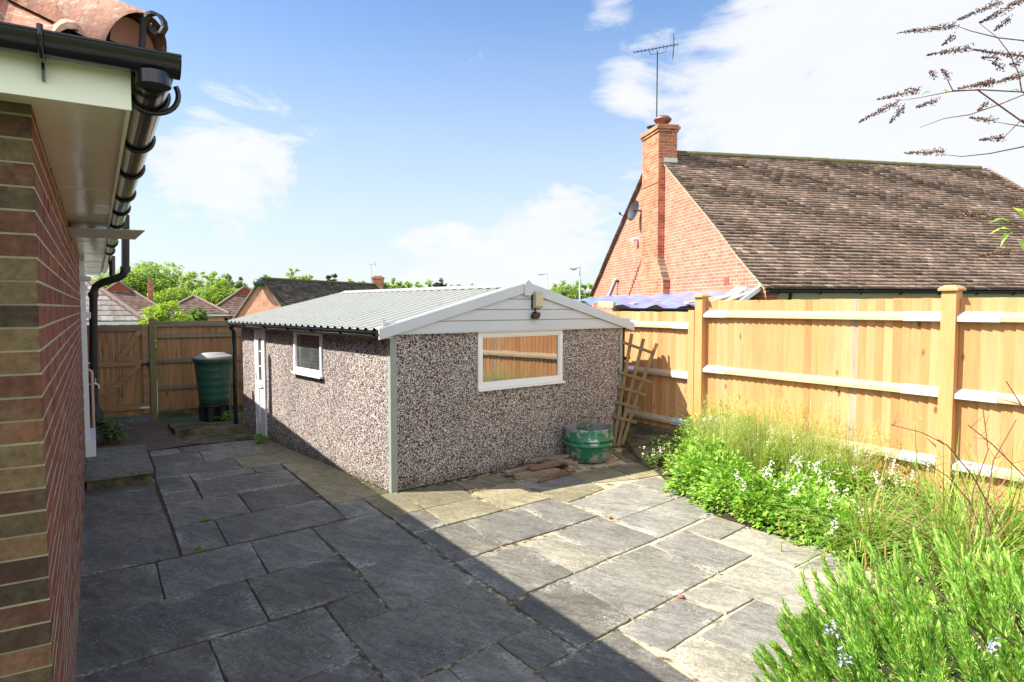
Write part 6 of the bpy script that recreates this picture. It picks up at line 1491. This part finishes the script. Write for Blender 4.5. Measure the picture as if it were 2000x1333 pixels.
mb = MB(); p = c + V((-.6, 0, 0)); zt3 = at(728, 517, c.y).z; mb.tube([V((p.x, p.y, zt2 - .6)), V((p.x, p.y, zt3))], .03, 5); mb.tube([V((p.x - .2, p.y, zt3)), V((p.x + .45, p.y, zt3 + .03))], .025, 5); mb.bar(V((p.x + .38, p.y, zt3 - .12)), V((p.x + .38, p.y, zt3 + .22)), .1, .03, up=(0, 1, 0)); mb.build('tv_aerial', M['alu'], MH)
mb = MB(); c = at(505, 553, 49.6); mb.lathe(c - Z * .3, [(.001, 0), (.3, .06), (.42, .3), (.3, .54), (.001, .6)], 14); mb.tube([c, MP(.1, 0, az - .35)], .05, 6); mb.build('satellite_dish', M['butt_green'], MH)

# lamp columns
def lampc(px, Yd, ytop, label, arm=-1):
    x = xat(px, Yd); b = V((x, Yd, gz(x, Yd))); zt_2 = at(px, ytop, Yd).z; t = thing('street_lamp', b, label, 'street lamp', 'street lamps on the far road')
    mb = MB(); mb.tube([b, b + Z * 1.5, V((x, Yd, zt_2))], [.10, .07, .055], 10); mb.build('column', M['steel_bracket'], t)
    mb = MB(); L_ = 20 / FPX * Yd
    mb.tube([V((x, Yd, zt_2)), V((x + arm * L_ * .25, Yd, zt_2 - .12))], .05, 8)
    mb.tube([V((x + arm * L_ * .25, Yd, zt_2 - .13)), V((x + arm * L_ * .6, Yd, zt_2 - .2)), V((x + arm * L_, Yd, zt_2 - .14))], [.06, .12, .04], 8); mb.build('lantern', M['alu'], t)
lampc(1132, 46, 520, 'street lamp column rising right behind the garage gable')
lampc(1069, 95, 534, 'distant thin street lamp left of the taller one')

# trees and hedges
def tree(px, ytop, Yd, wpx, mat, label, dens=1.0, trunk=True, name='tree', base=None, sparse=0.0, leafs=None, group='trees beyond the far houses', cat='tree', low=.12, npc=52):
    x = xat(px, Yd); bz = gz(x, Yd) if base is None else base; top = at(px, ytop, Yd).z; h = top - bz; rx = wpx / 2 / FPX * Yd * 1.15
    b = V((x, Yd, bz)); t = thing(name, b, label, cat, group); ml, mt = MB(), MB()
    cz0 = bz + h * low; ls = leafs or Yd / FPX * 3.6
    if trunk: mt.tube([b, b + V((.1, 0, h * .35)), b + V((0, .1, h * .8))], [h * .035, h * .024, h * .006], 7)
    ncl = int(125 * dens)
    for i in range(ncl):
        dv = rdir(-.9, 1.0); k = rnd() ** .4
        c = V((x + dv.x * rx * k, Yd + dv.y * rx * .8 * k, (cz0 + top) / 2 + dv.z * (top - cz0) / 2 * k))
        if trunk and i % 4 == 0: mt.tube([b + V((0, 0, min(h * .6, max(.3, (c.z - bz) * .6)))), c], [h * .009, h * .002], 4)
        cr = rx * uni(.13, .26) * (1.15 if sparse == 0 else .8)
        for j in range(int(npc * (1 - sparse * .4))):
            dl_ = rdir(-1, 1) * cr * (rnd() ** .45); dl_.z *= .8
            leaf(ml, c + dl_, rdir(-.6, .8), V((uni(-1, 1), uni(-1, 1), 1)), ls * uni(.7, 1.5), ls * uni(.6, 1.1), 0, .2)
    if trunk: mt.build('trunk', M['bark'], t)
    ml.build('crown' if trunk else 'foliage', M[mat], t); return t
random.seed(61)
TREES = [
 (228, 522, 84, 90, 'tree_a', 'broad green tree half hidden by the black swan neck pipe', 1.3, 0), (285, 511, 86, 100, 'tree_a', 'full green tree above the tall thin chimney', 1.5, 0), (335, 509, 90, 90, 'tree_b', 'pale green tree at the highest point of the left tree line', 1.3, .3),
 (378, 528, 84, 62, 'tree_b', 'sparse tree with sky showing through its crown', .8, .6), (415, 527, 88, 60, 'tree_b', 'thin crowned tree left of the round chestnut', .8, .5), (450, 534, 86, 62, 'tree_c', 'darker rounded tree above the red gablet', .9, .2),
 (432, 548, 72, 74, 'tree_a', 'dense round chestnut with pale blossom patches', 1.4, 0), (330, 560, 76, 70, 'tree_a', 'low green tree behind the yellow green bush', 1.0, 0), (395, 562, 78, 60, 'tree_a', 'low tree filling in behind the plain hipped bungalow', .9, 0),
 (497, 556, 84, 60, 'tree_c', 'dark low tree left of the brick gable', .9, 0), (525, 537, 88, 44, 'tree_b', 'small pale tree peeping over the brick gable', .7, .2), (577, 522, 86, 42, 'tree_b', 'slender sparse tree over the dark ridge', .7, .6), (606, 536, 90, 46, 'tree_b', 'light green tree joining the slender one', .8, .2),
 (651, 536, 88, 28, 'tree_d', 'small dark pine above the middle of the dark ridge', .6, 0), (682, 545, 92, 30, 'tree_b', 'pale small tree right of the dark pine', .6, .3), (703, 545, 88, 36, 'tree_c', 'dark flat tree left of the squat chimney', .6, 0), (766, 543, 84, 46, 'tree_a', 'green tree immediately right of the squat chimney', .9, .1),
 (798, 551, 88, 42, 'tree_a', 'low green tree over the garage ridge', .8, 0), (828, 543, 90, 40, 'tree_b', 'pale tree over the middle of the garage ridge', .8, .2), (856, 547, 88, 34, 'tree_d', 'dark evergreen over the garage ridge', .8, 0), (890, 557, 100, 44, 'tree_c', 'faint far tree at the right of the garage ridge', .6, .2),
 (930, 556, 102, 40, 'tree_c', 'lowest far tree before the garage gable peak', .5, .2), (1112, 547, 74, 78, 'tree_a', 'round tree behind the street lamp column', 1.4, .1), (1150, 558, 74, 60, 'tree_a', 'tree touching the neighbour roof verge', 1.1, .1), (1082, 556, 84, 36, 'tree_b', 'small tree right of the garage gable peak', .6, .1)]
for px, yt, Yd, wpx, mt_, lb, dn, sp_ in TREES: tree(px, yt, Yd, wpx, mt_, lb, dn, True, 'broadleaf_tree', None, sp_)
HG = 'bushes beyond the gate'
tree(328, 586, 24, 88, 'bush_y', 'large yellow green bush beyond the old fence', 1.6, False, 'garden_bush', leafs=.085, group=HG, cat='bush', low=.1, npc=60)
tree(300, 604, 25, 50, 'bush_y', 'smaller yellow green bush beside the white bungalow', .8, False, 'garden_bush', leafs=.085, group=HG, cat='bush', low=.1, npc=60)
tree(385, 600, 26, 58, 'tree_c', 'dark green rounded hedge bush right of the yellow green one', 1.3, False, 'garden_bush', leafs=.08, group=HG, cat='bush', low=.1, npc=60)
